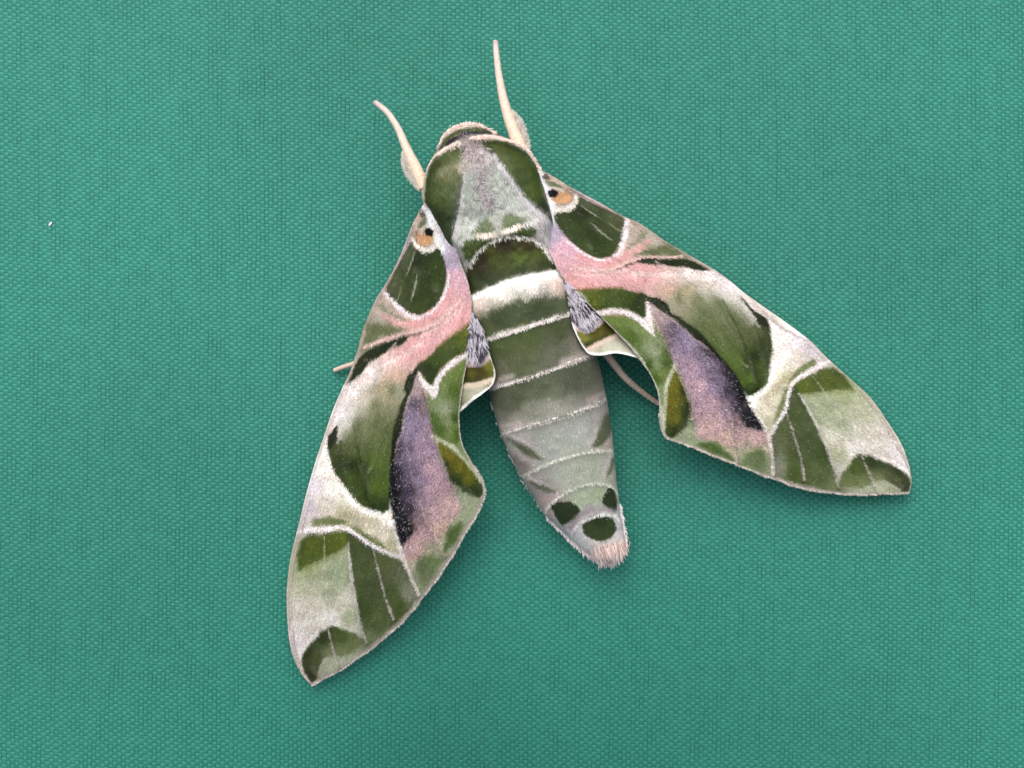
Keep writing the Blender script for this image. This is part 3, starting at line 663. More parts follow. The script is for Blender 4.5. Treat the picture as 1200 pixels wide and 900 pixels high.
body = Paint([
    (tuple(c2((300, 120))[0]), (150, 140, 110)), (tuple(c2((420, 260))[0]), (176, 166, 166)), (tuple(c2((440, 400))[0]), (152, 160, 152)), (tuple(c2((420, 560))[0]), (154, 163, 154)), (tuple(c2((600, 460))[0]), (164, 172, 164)),
    (tuple(c2((720, 580))[0]), (190, 194, 188)), (tuple(c2((800, 640))[0]), (200, 194, 192)), (tuple(c2((380, 700))[0]), (196, 200, 192)), (tuple(c2((350, 820))[0]), (176, 174, 168)), (tuple(c2((830, 740))[0]), (190, 184, 182)),
    (tuple(c8((350, 200))[0]), (82, 102, 38)), (tuple(c8((300, 560))[0]), (70, 90, 52)), (tuple(c8((500, 530))[0]), (66, 86, 48)),
    (tuple(c8((300, 740))[0]), (82, 106, 46)), (tuple(c8((450, 680))[0]), (84, 106, 48)), (tuple(c8((620, 640))[0]), (80, 96, 54)), (tuple(c8((380, 830))[0]), (96, 112, 66)), (tuple(c8((650, 760))[0]), (112, 116, 92)), (tuple(c8((730, 720))[0]), (138, 134, 118)),
    (tuple(c4((1000, 100))[0]), (84, 102, 52)), (tuple(c4((1040, 200))[0]), (112, 116, 88)), (tuple(c4((1020, 340))[0]), (104, 108, 84)), (tuple(c4((1140, 360))[0]), (86, 104, 66)), (tuple(c4((1080, 480))[0]), (120, 122, 104)),
    ((620, 470), (140, 144, 122)), ((650, 455), (98, 112, 76)), ((680, 440), (96, 108, 80)), ((695, 460), (124, 122, 108)), ((650, 480), (160, 160, 146)), ((600, 495), (170, 160, 148)),
    ((610, 515), (184, 178, 171)), ((650, 515), (177, 185, 171)), ((680, 505), (179, 183, 175)), ((705, 490), (171, 165, 156)), ((712, 515), (188, 174, 164)), ((610, 545), (177, 163, 156)), ((640, 530), (171, 176, 166)),
    ((630, 570), (171, 161, 154)), ((660, 555), (179, 187, 169)), ((690, 545), (171, 183, 158)), ((716, 548), (188, 180, 169)), ((646, 588), (188, 163, 154)),
    ((680, 585), (171, 189, 156)), ((700, 580), (166, 187, 149)), ((660, 612), (188, 180, 181)), ((690, 600), (188, 178, 175)), ((680, 625), (220, 215, 216)), ((722, 610), (209, 207, 205)), ((728, 630), (220, 211, 207)), ((705, 645), (226, 209, 196)), ((690, 645), (216, 207, 205)), ((718, 655), (235, 226, 216)),
])
body.sat2 = 0.22      # the hind segments are greyer
# head
body.line(W(c2, [(212, 235), (228, 180), (262, 132), (322, 95), (390, 82), (455, 88), (515, 116)]), (246, 226, 214), (4, 5, 6, 6, 5, 4), 2.5, 0.8)
body.line(W(c2, [(232, 200), (290, 142), (360, 112), (440, 104), (530, 128), (590, 150)]), (92, 108, 56), (4, 4, 4, 5, 5, 4), 3, 1.2)
body.line(W(c2, [(214, 242), (300, 172), (372, 130), (430, 128), (500, 130), (565, 146)]), (56, 46, 74), (5, 6, 6, 4, 4, 3), 3, 1.6)
# thorax greens
body.poly(W(c2, [(128, 540), (130, 440), (150, 350), (190, 280), (260, 230), (345, 192), (378, 250), (340, 330), (362, 400), (350, 490), (330, 590), (305, 700), (300, 780), (272, 800), (215, 690), (160, 580)]),
          [(tuple(c2((180, 420))[0]), (64, 84, 32)), (tuple(c2((330, 220))[0]), (92, 108, 62)), (tuple(c2((240, 480))[0]), (74, 98, 44)), (tuple(c2((240, 620))[0]), (52, 72, 30)), (tuple(c2((280, 740))[0]), (66, 84, 52)), (tuple(c2((310, 500))[0]), (84, 100, 64)), (tuple(c2((180, 330))[0]), (66, 80, 30)), (tuple(c2((270, 360))[0]), (110, 116, 78))], 8, 2.5)
body.line(W(c2, [(205, 380), (260, 340), (340, 290)]), (138, 140, 112), (5, 8, 10), 8, 3, 0.7)
body.poly(W(c2, [(458, 172), (540, 160), (640, 182), (740, 250), (806, 330), (824, 420), (862, 560), (890, 640), (820, 575), (750, 520), (680, 465), (630, 385), (570, 290), (505, 225)]),
          [(tuple(c2((560, 190))[0]), (82, 100, 40)), (tuple(c2((660, 260))[0]), (70, 94, 34)), (tuple(c2((760, 320))[0]), (72, 94, 32)), (tuple(c2((700, 400))[0]), (62, 86, 36)), (tuple(c2((790, 450))[0]), (76, 100, 38)), (tuple(c2((840, 580))[0]), (58, 70, 48)), (tuple(c2((600, 280))[0]), (90, 104, 62)), (tuple(c2((480, 190))[0]), (76, 86, 46))], 9, 2.5)
body.line(W(c2, [(200, 252), (260, 218), (345, 178)]), (246, 228, 218), (3, 4, 4), 2, 0.7)
body.line(W(c2, [(420, 152), (530, 148), (620, 166), (700, 198), (765, 258), (812, 335)]), (246, 226, 214), (5, 4.5, 4, 3.4, 2.4), 2, 0.7)
body.line(W(c2, [(125, 530), (132, 440), (150, 345), (185, 270)]), (236, 224, 212), 3.5, 1.6, 0.5, 0.95)
body.poly(W(c2, [(380, 150), (430, 160), (470, 210), (540, 280), (480, 310), (400, 330), (350, 350), (330, 320), (380, 250)]),
          [(tuple(c2((400, 190))[0]), (166, 154, 154)), (tuple(c2((420, 270))[0]), (182, 172, 172)), (tuple(c2((480, 260))[0]), (190, 184, 182)), (tuple(c2((360, 320))[0]), (170, 162, 146))], 8, 3, 0.9)
body.line(W(c2, [(420, 180), (450, 200), (440, 260)]), (90, 76, 76), 2, 3, 1.5, 0.6)
body.line(W(c2, [(490, 330), (478, 420), (490, 500), (510, 540)]), (140, 130, 130), (4, 8, 13, 9), 7, 3, 0.6)
body.line(W(c2, [(370, 350), (362, 470), (332, 620), (308, 740), (328, 890)]), (206, 196, 204), (1.6, 1.6, 1.8, 2.2, 2.2), 2.4, 0.6, 0.8)
body.line(W(c2, [(345, 420), (320, 560), (296, 720)]), (96, 90, 104), (2, 3, 2), 3, 1.2, 0.6)
body.line(W(c2, [(540, 250), (580, 310), (640, 392), (720, 512), (800, 576), (852, 628), (888, 705)]), (206, 198, 206), (4, 5, 4, 3.4, 2.6, 2.4), 6, 1.2, 0.85)
body.poly(W(c2, [(410, 712), (440, 660), (490, 628), (540, 650), (548, 692), (480, 712)]), (92, 114, 66), 6, 3, 0.85)
body.poly(W(c2, [(590, 604), (640, 596), (730, 622), (690, 664), (610, 686), (580, 660)]), (92, 114, 66), 6, 3, 0.85)
body.poly(W(c2, [(528, 640), (560, 620), (590, 640), (580, 690), (540, 690)]), (176, 178, 168), 7, 2, 0.6)
body.poly(W(c2, [(355, 790), (400, 740), (510, 734), (548, 756), (470, 804), (420, 858), (375, 850)]), (86, 108, 58), 4, 2)
body.poly(W(c2, [(630, 716), (720, 668), (790, 690), (740, 740), (680, 730)]), (84, 104, 54), 4, 2)
body.line(W(c2, [(430, 722), (540, 720), (600, 702), (695, 662)]), (226, 210, 196), (2.5, 4.5, 4.5, 2.5), 2.5, 1.4)
# first abdominal segments
body.poly(W(c2, [(415, 900), (440, 842), (480, 800), (535, 762), (620, 734), (700, 742), (770, 752), (830, 800), (880, 880), (950, 960), (900, 960)]).tolist() + W(c8, [(600, 287), (450, 312), (300, 352), (130, 428), (80, 460), (80, 280)]).tolist(),
          [(tuple(c8((300, 110))[0]), (62, 46, 20)), (tuple(c8((440, 120))[0]), (84, 70, 30)), (tuple(c8((170, 220))[0]), (58, 48, 20)), (tuple(c8((240, 200))[0]), (84, 96, 34)), (tuple(c8((500, 170))[0]), (84, 98, 36)), (tuple(c8((400, 210))[0]), (90, 112, 42)), (tuple(c8((200, 340))[0]), (54, 72, 28)), (tuple(c8((400, 280))[0]), (54, 76, 30)), (tuple(c8((560, 240))[0]), (58, 78, 32))], 2.5, 1)
body.poly(W(c8, [(60, 470), (130, 428), (300, 352), (450, 312), (600, 287), (680, 270), (720, 360), (660, 420), (520, 436), (400, 452), (250, 502), (130, 560), (60, 580)]),
          [(tuple(c8((250, 400))[0]), (254, 250, 246)), (tuple(c8((450, 340))[0]), (254, 250, 246)), (tuple(c8((590, 310))[0]), (246, 232, 224)), (tuple(c8((140, 470))[0]), (236, 214, 200)), (tuple(c8((620, 370))[0]), (220, 196, 182)), (tuple(c8((400, 430))[0]), (206, 202, 190)), (tuple(c8((250, 480))[0]), (206, 196, 180)), (tuple(c8((540, 420))[0]), (190, 184, 174)), (tuple(c8((150, 540))[0]), (196, 180, 166))], 13, 4)
body.line(W(c8, [(110, 440), (300, 360), (450, 320), (620, 290)]), (255, 252, 250), 4, 2, 0.8)
body.line(W(c8, [(150, 700), (190, 688), (300, 655), (450, 610), (600, 562), (700, 530)]), (244, 232, 226), (3, 4, 4.6, 4.6, 4, 3), 2.2, 0.8)
body.line([(572, 455), (598, 448.5), (620, 442.5), (650, 432), (676, 422), (700, 413)], (226, 210, 204), (4, 3, 2, 2, 3, 4), 2, 0.7, 0.95)
body.line([(574, 448), (600, 441)], (206, 190, 182), 7, 6, 2, 0.6)
body.line([(660, 424), (688, 413)], (200, 182, 174), 9, 8, 2, 0.7)
body.poly([(566, 460), (600, 452), (640, 441), (690, 424), (704, 440), (690, 456), (650, 466), (620, 470), (600, 480), (575, 475)],
          [((590, 465), (96, 104, 78)), ((630, 455), (92, 106, 74)), ((670, 445), (86, 98, 70)), ((695, 440), (98, 104, 80)), ((610, 475), (84, 100, 60)), ((650, 462), (112, 122, 96))], 10, 3, 0.8)
body.line([(584, 508), (604, 502.5), (620, 499), (650, 491), (680, 481), (712, 467)], (222, 208, 200), (3, 2.5, 2, 2, 2.5, 3), 1.8, 0.7, 0.95)
body.line([(588, 500), (608, 496)], (206, 188, 180), 6, 6, 2, 0.6)
body.line([(690, 470), (712, 458)], (196, 178, 170), 7, 7, 2, 0.6)
# streaks on the hind segments
body.line(W(c7, [(170, 40), (270, 100), (370, 170)]), (214, 196, 190), (5, 6, 4), 5, 2, 0.85)
body.line(W(c7, [(180, 70), (290, 140), (375, 190)]), (84, 104, 60), (4, 10, 4), 6, 2, 0.9)
body.line(W(c7, [(200, 180), (280, 240)]), (120, 112, 92), 10, 9, 3, 0.5)
body.poly(W(c7, [(690, 70), (740, -60), (790, -90), (780, 30), (720, 110), (670, 110)]), (88, 108, 62), 6, 2, 0.9)
body.line(W(c7, [(700, -60), (690, 40), (650, 100)]), (190, 180, 172), 4, 5, 2, 0.6)
body.line(W(c7, [(290, 290), (390, 350), (480, 408)]), (216, 200, 196), (5, 7, 4), 5, 2, 0.85)
body.line(W(c7, [(310, 325), (380, 358), (445, 378)]), (92, 110, 72), (4, 8, 4), 5, 2, 0.9)
body.line(W(c7, [(790, 150), (755, 220), (735, 280)]), (212, 202, 190), (4, 4, 2), 4, 1.5, 0.8)
body.line(W(c7, [(795, 190), (770, 270), (755, 300)]), (104, 122, 78), (4, 5, 2), 4, 1.5, 0.85)
ring5 = W(c7, [(240, 302), (380, 230), (500, 185), (650, 147), (800, 137)])
ring6 = W(c7, [(388, 512), (400, 480), (450, 430), (550, 367), (680, 333), (780, 347), (826, 395)])
ring7 = W(c7, [(540, 670), (560, 602), (620, 552), (720, 517), (800, 522), (836, 560)])
body.line(ring5, (206, 206, 184), (2.4, 1.6, 1.4, 1.6, 2.4), 1.5, 0.5, 0.95)
body.line(ring6, (210, 210, 194), (3, 1.8, 1.5, 1.5, 2.4), 1.5, 0.5, 0.95)
body.poly(W(c7, [(428, 470), (470, 440), (540, 440), (594, 480), (582, 522), (505, 574), (475, 555)]), (46, 76, 24), 2, 1.2)
body.poly(W(c7, [(768, 348), (800, 362), (816, 484), (760, 474), (726, 440), (748, 390)]), (44, 74, 24), 2, 1.2)
body.line(W(c7, [(545, 590), (600, 520), (690, 480), (800, 490)]), (166, 146, 152), (6, 6, 5, 5), 5, 2, 0.7)
body.line(ring7, (222, 218, 212), (2, 1.8, 1.6, 1.8, 2), 1.5, 0.5, 0.95)
body.poly([(682, 617), (687, 609), (696, 604), (708, 604), (718, 609), (722, 619), (718, 628), (706, 634), (694, 632), (685, 626)], [((695, 625), (66, 96, 36)), ((705, 612), (50, 80, 22)), ((715, 622), (60, 94, 26))], 2, 1.2)
body.poly(W(c7, [(712, 770), (745, 765), (780, 800), (740, 812)]), (96, 76, 76), 3, 1, 0.8)

rings = [W(c8, [(150, 700), (190, 690), (300, 657), (450, 612), (600, 564), (700, 532)]), np.array([(572, 455), (598, 448.5), (620, 442.5), (650, 432), (676, 422), (700, 413)]), np.array([(584, 508), (604, 502.5), (620, 499), (650, 491), (680, 481), (712, 467)]), ring5, ring6, ring7]
AX = np.array([164, 515.0]); AX /= np.hypot(*AX)
def body_relief(p):
    z = np.zeros(len(p))
    for V in rings:
        C = catmull(V, 4)
        best = np.full(len(p), 1e9); sg = np.zeros(len(p))
        for i in range(len(C) - 1):
            d, t = segdist(p, C[i], C[i + 1])
            e = C[i + 1] - C[i]; nrm = np.array([-e[1], e[0]]); nrm /= np.hypot(*nrm) + 1e-9
            s = (p - C[i]) @ nrm
            m = d < best
            best = np.where(m, d, best); sg = np.where(m, s, sg)
        sg = np.sign(sg) * best
        z += np.where(sg < 0, 0.16 * np.exp(sg / 14.0), 0.16 * np.exp(-sg / 2.5))
    # scutum: raised shoulder plates and the edge of the thorax over the abdomen
    d = sdf_poly(p, catmull(W(c2, [(415, 900), (440, 842), (535, 762), (620, 734), (770, 752), (830, 800), (900, 900), (950, 500), (700, 100), (400, 60), (150, 200), (90, 500), (300, 800)]), 3, True))
    z += 0.35 * sstep(-d / 8.0)
    for L_, a in ((W(c2, [(370, 350), (362, 470), (332, 620), (308, 740), (328, 890)]), 1), (W(c2, [(540, 250), (640, 392), (720, 512), (800, 576), (852, 628), (888, 705)]), 1), (W(c2, [(214, 242), (300, 172), (372, 130), (430, 128), (500, 130), (565, 146)]), 1.6)):
        d, t = dist_line(p, catmull(L_, 4))
        z += -0.12 * a * np.exp(-(d / 3.0) ** 2)
    z += 0.06 * vnoise(p[:, 0] / 7, p[:, 1] / 7)
    return z

rk = np.arange(len(rows))
def rcol(k): return np.array([r[k] for r in rows], float)
NR, NT, NB = 330, 130, 30
sN = np.linspace(0, len(rows) - 1, NR)
def cr1(vals):
    vals = np.asarray(vals, float)
    vals2 = vals if vals.ndim == 2 else vals[:, None]
    C = catmull(vals2, 16)
    t = np.linspace(0, len(rows) - 1, len(C))
    r = np.stack([np.interp(sN, t, C[:, i]) for i in range(C.shape[1])], -1)
    return r if vals.ndim == 2 else r[:, 0]
Lr = cr1(np.array([r[0] for r in rows], float)); Rr = cr1(np.array([r[1] for r in rows], float))
zt, zm, zb = cr1(rcol(2)), cr1(rcol(3)), cr1(rcol(4))
th = np.concatenate([np.linspace(math.pi, 0, NT), np.linspace(0, -math.pi, NB + 2)[1:-1]])
ct, st = np.cos(th), np.sin(th)
Pb = (Lr + Rr)[:, None] / 2 + (Rr - Lr)[:, None] / 2 * ct[None, :, None]
zz = np.where(st >= 0, zm[:, None] + (zt - zm)[:, None] * np.abs(st)[None] ** 0.8, zm[:, None] - (zm - zb)[:, None] * np.abs(st)[None])
Pf = Pb.reshape(-1, 2)
relief = body_relief(Pf).reshape(zz.shape) * np.clip(st * 2.0, 0, 1)[None]
zz = (zz + relief) * MM
Vb = to3(Pf, zz.ravel())
cb = body(Pf + rng.normal(0, 0.3, Pf.shape))
ntot = NT + NB
Fbody = grid_faces(NR, ntot, wrap=True)
cap = len(Vb)
Vb2 = np.concatenate([Vb, Vb[:ntot].mean(0)[None], Vb[-ntot:].mean(0)[None]])
cb2 = np.concatenate([cb, cb[:1], cb[-1:]])
j = np.arange(ntot)
capF = np.concatenate([np.stack([(j + 1) % ntot, j, np.full(ntot, cap), np.full(ntot, cap)], -1)[:, :4], np.stack([(NR - 1) * ntot + j, (NR - 1) * ntot + (j + 1) % ntot, np.full(ntot, cap + 1), np.full(ntot, cap + 1)], -1)])
tri = capF[:, :3]
import bmesh
bodyo = mesh_obj('body', Vb2, Fbody[:, ::-1], M_body, moth, cb2)
bm = bmesh.new(); bm.from_mesh(bodyo.data); bm.verts.ensure_lookup_table()
for t in tri:
    f = bm.faces.new([bm.verts[int(i)] for i in t[::-1]]); f.smooth = True
bmesh.ops.recalc_face_normals(bm, faces=bm.faces)
bm.to_mesh(bodyo.data); bm.free()
bodyo['label'] = 'furry green and grey body with ringed abdomen'

# ------------------------------------------------------------------ fur strands
class Strands:
    def __init__(self): self.v = []; self.f = []; self.c = []; self.n = 0
    def add(self, root, d, nrm, ln, wd, col, lift=0.25, curl=0.0):
        n = len(root)
        side = np.cross(nrm, d); side /= np.linalg.norm(side, axis=1)[:, None] + 1e-12
        ln = np.broadcast_to(ln, n)[:, None]; wd = np.broadcast_to(wd, n)[:, None]; lift = np.broadcast_to(lift, n)[:, None]
        p1 = root + d * ln * 0.5 + nrm * ln * lift * 0.5
        p2 = root + d * ln * 0.98 + nrm * ln * lift * 0.62 + side * ln * rng.normal(0, 0.10, (n, 1))
        V = np.stack([root - side * wd * .5, root + side * wd * .5, p1 + side * wd * .42, p1 - side * wd * .42, p2 + side * wd * 0.12, p2 - side * wd * 0.12], 1).reshape(-1, 3)
        b = np.arange(n)[:, None] * 6 + self.n
        F = np.concatenate([b + [0, 1, 2, 3], b + [3, 2, 4, 5]])
        self.v.append(V); self.f.append(F); self.c.append(np.repeat(col * 1.28, 6, 0)); self.n += n * 6
    def build(self, name, parent, mat=None):
        o = mesh_obj(name, np.concatenate(self.v), np.concatenate(self.f), mat or M_fur, parent, np.clip(np.concatenate(self.c), 0, 0.95))
        o['kind'] = 'stuff'
        return o

G = Vb.reshape(NR, ntot, 3)
du = np.gradient(G, axis=0); dv_ = np.gradient(G, axis=1)
Nn = np.cross(du, dv_); Nn /= np.linalg.norm(Nn, axis=2)[..., None] + 1e-15
cen = G.mean(1, keepdims=True)
Nn *= np.sign(((G - cen) * Nn).sum(-1))[..., None]
dirv = du / (np.linalg.norm(du, axis=2)[..., None] + 1e-15)
area = np.linalg.norm(np.cross(du, dv_), axis=2); area[:, NT:] = 0; area[:2] = 0; area[-2:] = 0
s_of = np.repeat(sN[:, None], ntot, 1)
dens = area * np.where(s_of < 12.6, 1.6, 1.0)
pr = (dens / dens.sum()).ravel()
fur = Strands()
n = 60000
ii = rng.choice(NR * ntot, n, p=pr)
root = G.reshape(-1, 3)[ii] + du.reshape(-1, 3)[ii] * rng.uniform(-.5, .5, n)[:, None] + dv_.reshape(-1, 3)[ii] * rng.uniform(-.5, .5, n)[:, None]
Nr = Nn.reshape(-1, 3)[ii]; Dr = dirv.reshape(-1, 3)[ii]; Sr = np.cross(Nr, Dr)
px = Pf[ii]; thor = s_of.ravel()[ii] < 12.6
ang = vnoise(px[:, 0] / 9, px[:, 1] / 9) * np.where(thor, 0.7, 0.2) + rng.normal(0, 0.22, n)
d = Dr * np.cos(ang)[:, None] + Sr * np.sin(ang)[:, None]
ln = np.where(thor, rng.uniform(3, 6.5, n), rng.uniform(2, 4.5, n)) * PX
wd = rng.uniform(0.5, 1.0, n) * PX
col = body(px + rng.normal(0, 0.9, px.shape)) * np.clip(rng.normal(1.0, 0.22, n), 0.5, 1.6)[:, None]
lift = np.where(thor, rng.uniform(0.04, 0.2, n), rng.uniform(0.03, 0.1, n))
fur.add(root - Nr * 1e-5, d, Nr, ln, wd, col, lift)

from mathutils.kdtree import KDTree
Qk = Pb[:, :NT].reshape(-1, 2)
KD = KDTree(len(Qk))
for k_, a_ in enumerate(Qk): KD.insert((a_[0], a_[1], 0), k_)
KD.balance()
def body_top(p):
    """surface point, normal, row direction nearest to pixel p on the upper body"""
    out = []
    for a in p:
        k = KD.find((a[0], a[1], 0))[1]
        out.append((k // NT) * ntot + k % NT)
    return np.array(out)

def fringe(line, n, ln, col1, col2, jit=1.5, fan=0.35, lift=(0.05, 0.3), dirpx=None, wd=(0.6, 1.1)):
    C = catmull(line, 20)
    k = rng.integers(0, len(C), n)
    p = C[k] + rng.normal(0, jit, (n, 2))
    idx = body_top(p)
    r = G.reshape(-1, 3)[idx]; N_ = Nn.reshape(-1, 3)[idx]; D_ = dirv.reshape(-1, 3)[idx]; S_ = np.cross(N_, D_)
    if dirpx is not None:
        D_ = np.tile(np.array([dirpx[0], -dirpx[1], 0.0]) / np.hypot(*dirpx), (n, 1)); D_ -= N_ * (D_ * N_).sum(1)[:, None]; D_ /= np.linalg.norm(D_, axis=1)[:, None]; S_ = np.cross(N_, D_)
    a = rng.normal(0, fan, n)
    dd = D_ * np.cos(a)[:, None] + S_ * np.sin(a)[:, None]
    u = rng.random((n, 1))
    cc = (lin(col1) * u + lin(col2) * (1 - u)) * rng.uniform(0.8, 1.15, (n, 1))
    fur.add(r, dd, N_, rng.uniform(*ln, n) * PX, rng.uniform(*wd, n) * PX, cc, rng.uniform(*lift, n))

fringe(W(c2, [(405, 900), (440, 838), (480, 796), (535, 758), (620, 730), (700, 738), (770, 748), (830, 796), (880, 870)]), 420, (2, 5), (206, 200, 190), (166, 162, 152), 1.2, 0.4, (0.05, 0.25))
fringe(W(c2, [(430, 722), (540, 720), (600, 702), (695, 662)]), 240, (3, 6), (236, 220, 206), (196, 182, 168), 1.0, 0.3, (0.03, 0.15))
fringe(W(c2, [(550, 600), (562, 650)]), 110, (4, 8), (166, 166, 156), (130, 132, 120), 3, 0.6, (0.1, 0.3))
fringe(W(c2, [(480, 330), (476, 420), (492, 500), (512, 545)]), 200, (5, 9), (96, 86, 86), (164, 156, 158), 4, 0.8, (0.2, 0.45))
fringe(W(c2, [(370, 170), (410, 230), (470, 280)]), 220, (5, 9), (100, 90, 90), (172, 160, 158), 6, 0.7, (0.15, 0.4))
fringe(rings[0], 220, (2, 4), (220, 208, 202), (180, 170, 160), 0.9, 0.25, (0.03, 0.12))
for C_ in (rings[1], rings[2]):
    fringe(C_, 130, (1.5, 3), (240, 230, 224), (206, 196, 186), 0.9, 0.25, (0.03, 0.12))
fringe(ring5, 260, (2, 4), (212, 210, 194), (190, 190, 176), 0.7, 0.25, (0.03, 0.1))
fringe(ring6, 260, (2, 4), (216, 214, 200), (190, 190, 176), 0.7, 0.25, (0.03, 0.1))
fringe(ring7, 260, (2, 4), (226, 222, 216), (200, 194, 186), 0.7, 0.25, (0.03, 0.1))
fringe(W(c8, [(110, 446), (300, 368), (450, 328), (610, 302)]), 500, (2, 4), (255, 252, 250), (240, 234, 226), 1.2, 0.25, (0.03, 0.12))
fringe(W(c2, [(200, 252), (260, 218), (345, 178)]), 260, (2.5, 5), (240, 216, 204), (206, 184, 172), 0.6, 0.5, (0.1, 0.35))
fringe(W(c2, [(410, 154), (530, 150), (620, 168), (700, 200), (765, 260)]), 420, (2.5, 5), (240, 216, 200), (206, 184, 168), 0.6, 0.5, (0.1, 0.35))
fringe(W(c2, [(370, 350), (362, 470), (332, 620), (308, 740), (328, 890)]), 70, (2, 4), (180, 172, 178), (150, 142, 150), 0.8, 0.25, (0.05, 0.2))
fringe(W(c2, [(560, 280), (640, 392), (720, 512), (800, 576), (852, 628), (888, 705)]), 70, (2, 4), (180, 172, 178), (150, 142, 150), 0.8, 0.25, (0.05, 0.2))
# tail tuft
def loose(line, n, z, ln, dpx, fan, col1, col2, jit, dz=-0.1, wd=(0.6, 1.1)):
    """free standing hairs rooted at pixels along a line, at height z (mm)"""
    C = catmull(line, 20)
    k = rng.integers(0, len(C), n)
    zz_ = np.interp(k, np.linspace(0, len(C), len(z)), z) + rng.normal(0, 0.18, n)
    r = to3(C[k] + rng.normal(0, jit, (n, 2)), zz_ * MM)
    dp = np.array(dpx, float).reshape(-1, 2)
    a = np.interp(k, np.linspace(0, len(C), len(dp)), np.arctan2(-dp[:, 1], dp[:, 0])) + rng.normal(0, fan, n)
    dd = np.stack([np.cos(a), np.sin(a), rng.normal(dz, 0.15, n)], -1); dd /= np.linalg.norm(dd, axis=1)[:, None]
    u = rng.random((n, 1))
    cc = (lin(col1) * u + lin(col2) * (1 - u)) * rng.uniform(0.75, 1.15, (n, 1))
    fur.add(r, dd, np.tile([0, 0, 1.0], (n, 1)), rng.uniform(*ln, n) * PX, rng.uniform(*wd, n) * PX, cc, 0.0)
loose([(694, 638), (706, 641), (720, 640), (729, 634)], 300, [3.8, 4.6, 4.6, 3.8], (8, 18), [(0.35, 1), (0.2, 1), (0.05, 1)], 0.16, (206, 184, 176), (150, 132, 126), 3.0, -0.12, (0.7, 1.3))
loose([(684, 643), (698, 653), (714, 657), (728, 648), (733, 636)], 320, [2.8, 2.6, 2.6, 2.8, 3.0], (3, 10), [(0.5, 1), (0.3, 1), (0.1, 1), (0.25, 1)], 0.24, (206, 194, 192), (160, 146, 146), 2.0, -0.05)
loose([(640, 604), (655, 619), (670, 633), (686, 648)], 260, [3.2, 3.0, 2.8, 2.5], (3, 7), (0.35, 1), 0.25, (226, 218, 218), (180, 168, 168), 1.0, 0.0)
loose([(725, 590), (729, 610), (733, 632)], 160, [3.4, 3.1, 2.7], (3, 6), (0.45, 1), 0.25, (226, 218, 218), (190, 178, 178), 1.0, 0.0)
loose([(575, 470), (590, 512), (611, 560), (638, 602)], 90, [5.2, 4.8, 4.1, 3.4], (2.5, 5), (0.2, 1), 0.3, (200, 190, 184), (150, 140, 132), 1.0, 0.0)
loose([(514, 172), (522, 157), (534, 149), (548, 146), (562, 148), (580, 156)], 340, [8.4, 9.0, 9.0, 8.4, 8.8, 9.4], (2, 3.6), [(0.9, -0.6), (0.8, -0.9), (0.7, -0.5), (1, 0.2)], 0.5, (222, 198, 188), (190, 168, 160), 0.9, 0.1)
loose([(496.5, 232), (497, 216), (501, 199), (509, 184), (520, 176), (537, 166)], 420, [8.9, 8.8, 8.6, 8.8, 10.4, 11.6], (2, 4), [(0.0, 1), (-0.1, 1), (-0.3, 1), (-0.6, 0.8)], 0.3, (214, 198, 186), (176, 164, 148), 0.6, 0.0)
loose([(553, 160.5), (576, 159.5), (594, 163.5), (610, 170), (623, 182), (632, 198)], 420, [11.9, 11.8, 11.3, 10.6, 9.6, 9.0], (2, 4), [(0.3, 1), (0.6, 0.8), (0.8, 0.6), (0.6, 0.8)], 0.4, (222, 198, 186), (190, 168, 156), 0.6, 0.0)
# head rim and thorax outline fuzz
fringe([(513, 174), (522, 157), (534, 148.5), (548, 145.5), (562, 147), (578, 154)], 500, (2, 4.5), (236, 214, 204), (190, 176, 160), 1.0, 0.8, (0.1, 0.5))
fringe([(496, 232), (497, 216), (501, 199), (509, 184)], 260, (2, 4.5), (210, 200, 184), (150, 150, 120), 0.8, 0.5, (0.1, 0.5))

# ------------------------------------------------------------------ hindwings (little of them shows beside the abdomen)
hwL = Paint([((545, 440), (196, 194, 168)), ((560, 455), (204, 200, 180)), ((570, 440), (120, 112, 40)), ((550, 430), (110, 106, 36)), ((552, 412), (96, 88, 100)), ((530, 440), (150, 140, 110))])
hwL.poly(W(c4, [(780, 196), (830, 198), (920, 196), (980, 160), (1000, 215), (990, 262), (930, 282), (820, 302), (780, 300)]), [(a4(860, 240), (112, 104, 30)), (a4(960, 200), (128, 132, 56)), (a4(900, 270), (80, 78, 26)), (a4(930, 230), (100, 92, 24)), (a4(840, 280), (74, 78, 28))], 2.5, 1)
hwL.line(W(c4, [(780, 316), (900, 304), (985, 274)]), (224, 206, 186), 6, 3, 1)
hwL.line(W(c4, [(780, 190), (840, 187), (920, 180), (968, 130)]), (228, 206, 200), (5, 6, 5), 3, 1)
hwL.line(W(c4, [(955, 80), (985, 160), (1003, 225), (990, 300), (930, 352), (870, 388), (820, 430), (790, 470)]), (246, 244, 240), (3, 3, 4, 4, 3, 3), 2, 0.5)
hwR = Paint([((690, 395), (120, 114, 40)), ((710, 385), (112, 106, 36)), ((715, 408), (206, 204, 186)), ((740, 414), (200, 200, 184)), ((690, 412), (206, 200, 180)), ((675, 375), (110, 104, 120)), ((700, 375), (100, 92, 110))])
hwR.poly(W(c8, [(725, 645), (790, 652), (850, 620), (895, 585), (960, 650), (900, 694), (830, 722), (785, 744), (755, 705)]), [(tuple(c8((780, 680))[0]), (146, 146, 66)), (tuple(c8((860, 650))[0]), (118, 112, 32)), (tuple(c8((800, 720))[0]), (66, 76, 30)), (tuple(c8((900, 690))[0]), (64, 66, 26)), (tuple(c8((920, 640))[0]), (100, 98, 34))], 2.5, 1)
hwR.line(W(c8, [(800, 745), (880, 706), (960, 668)]), (228, 206, 188), 6, 4, 1)
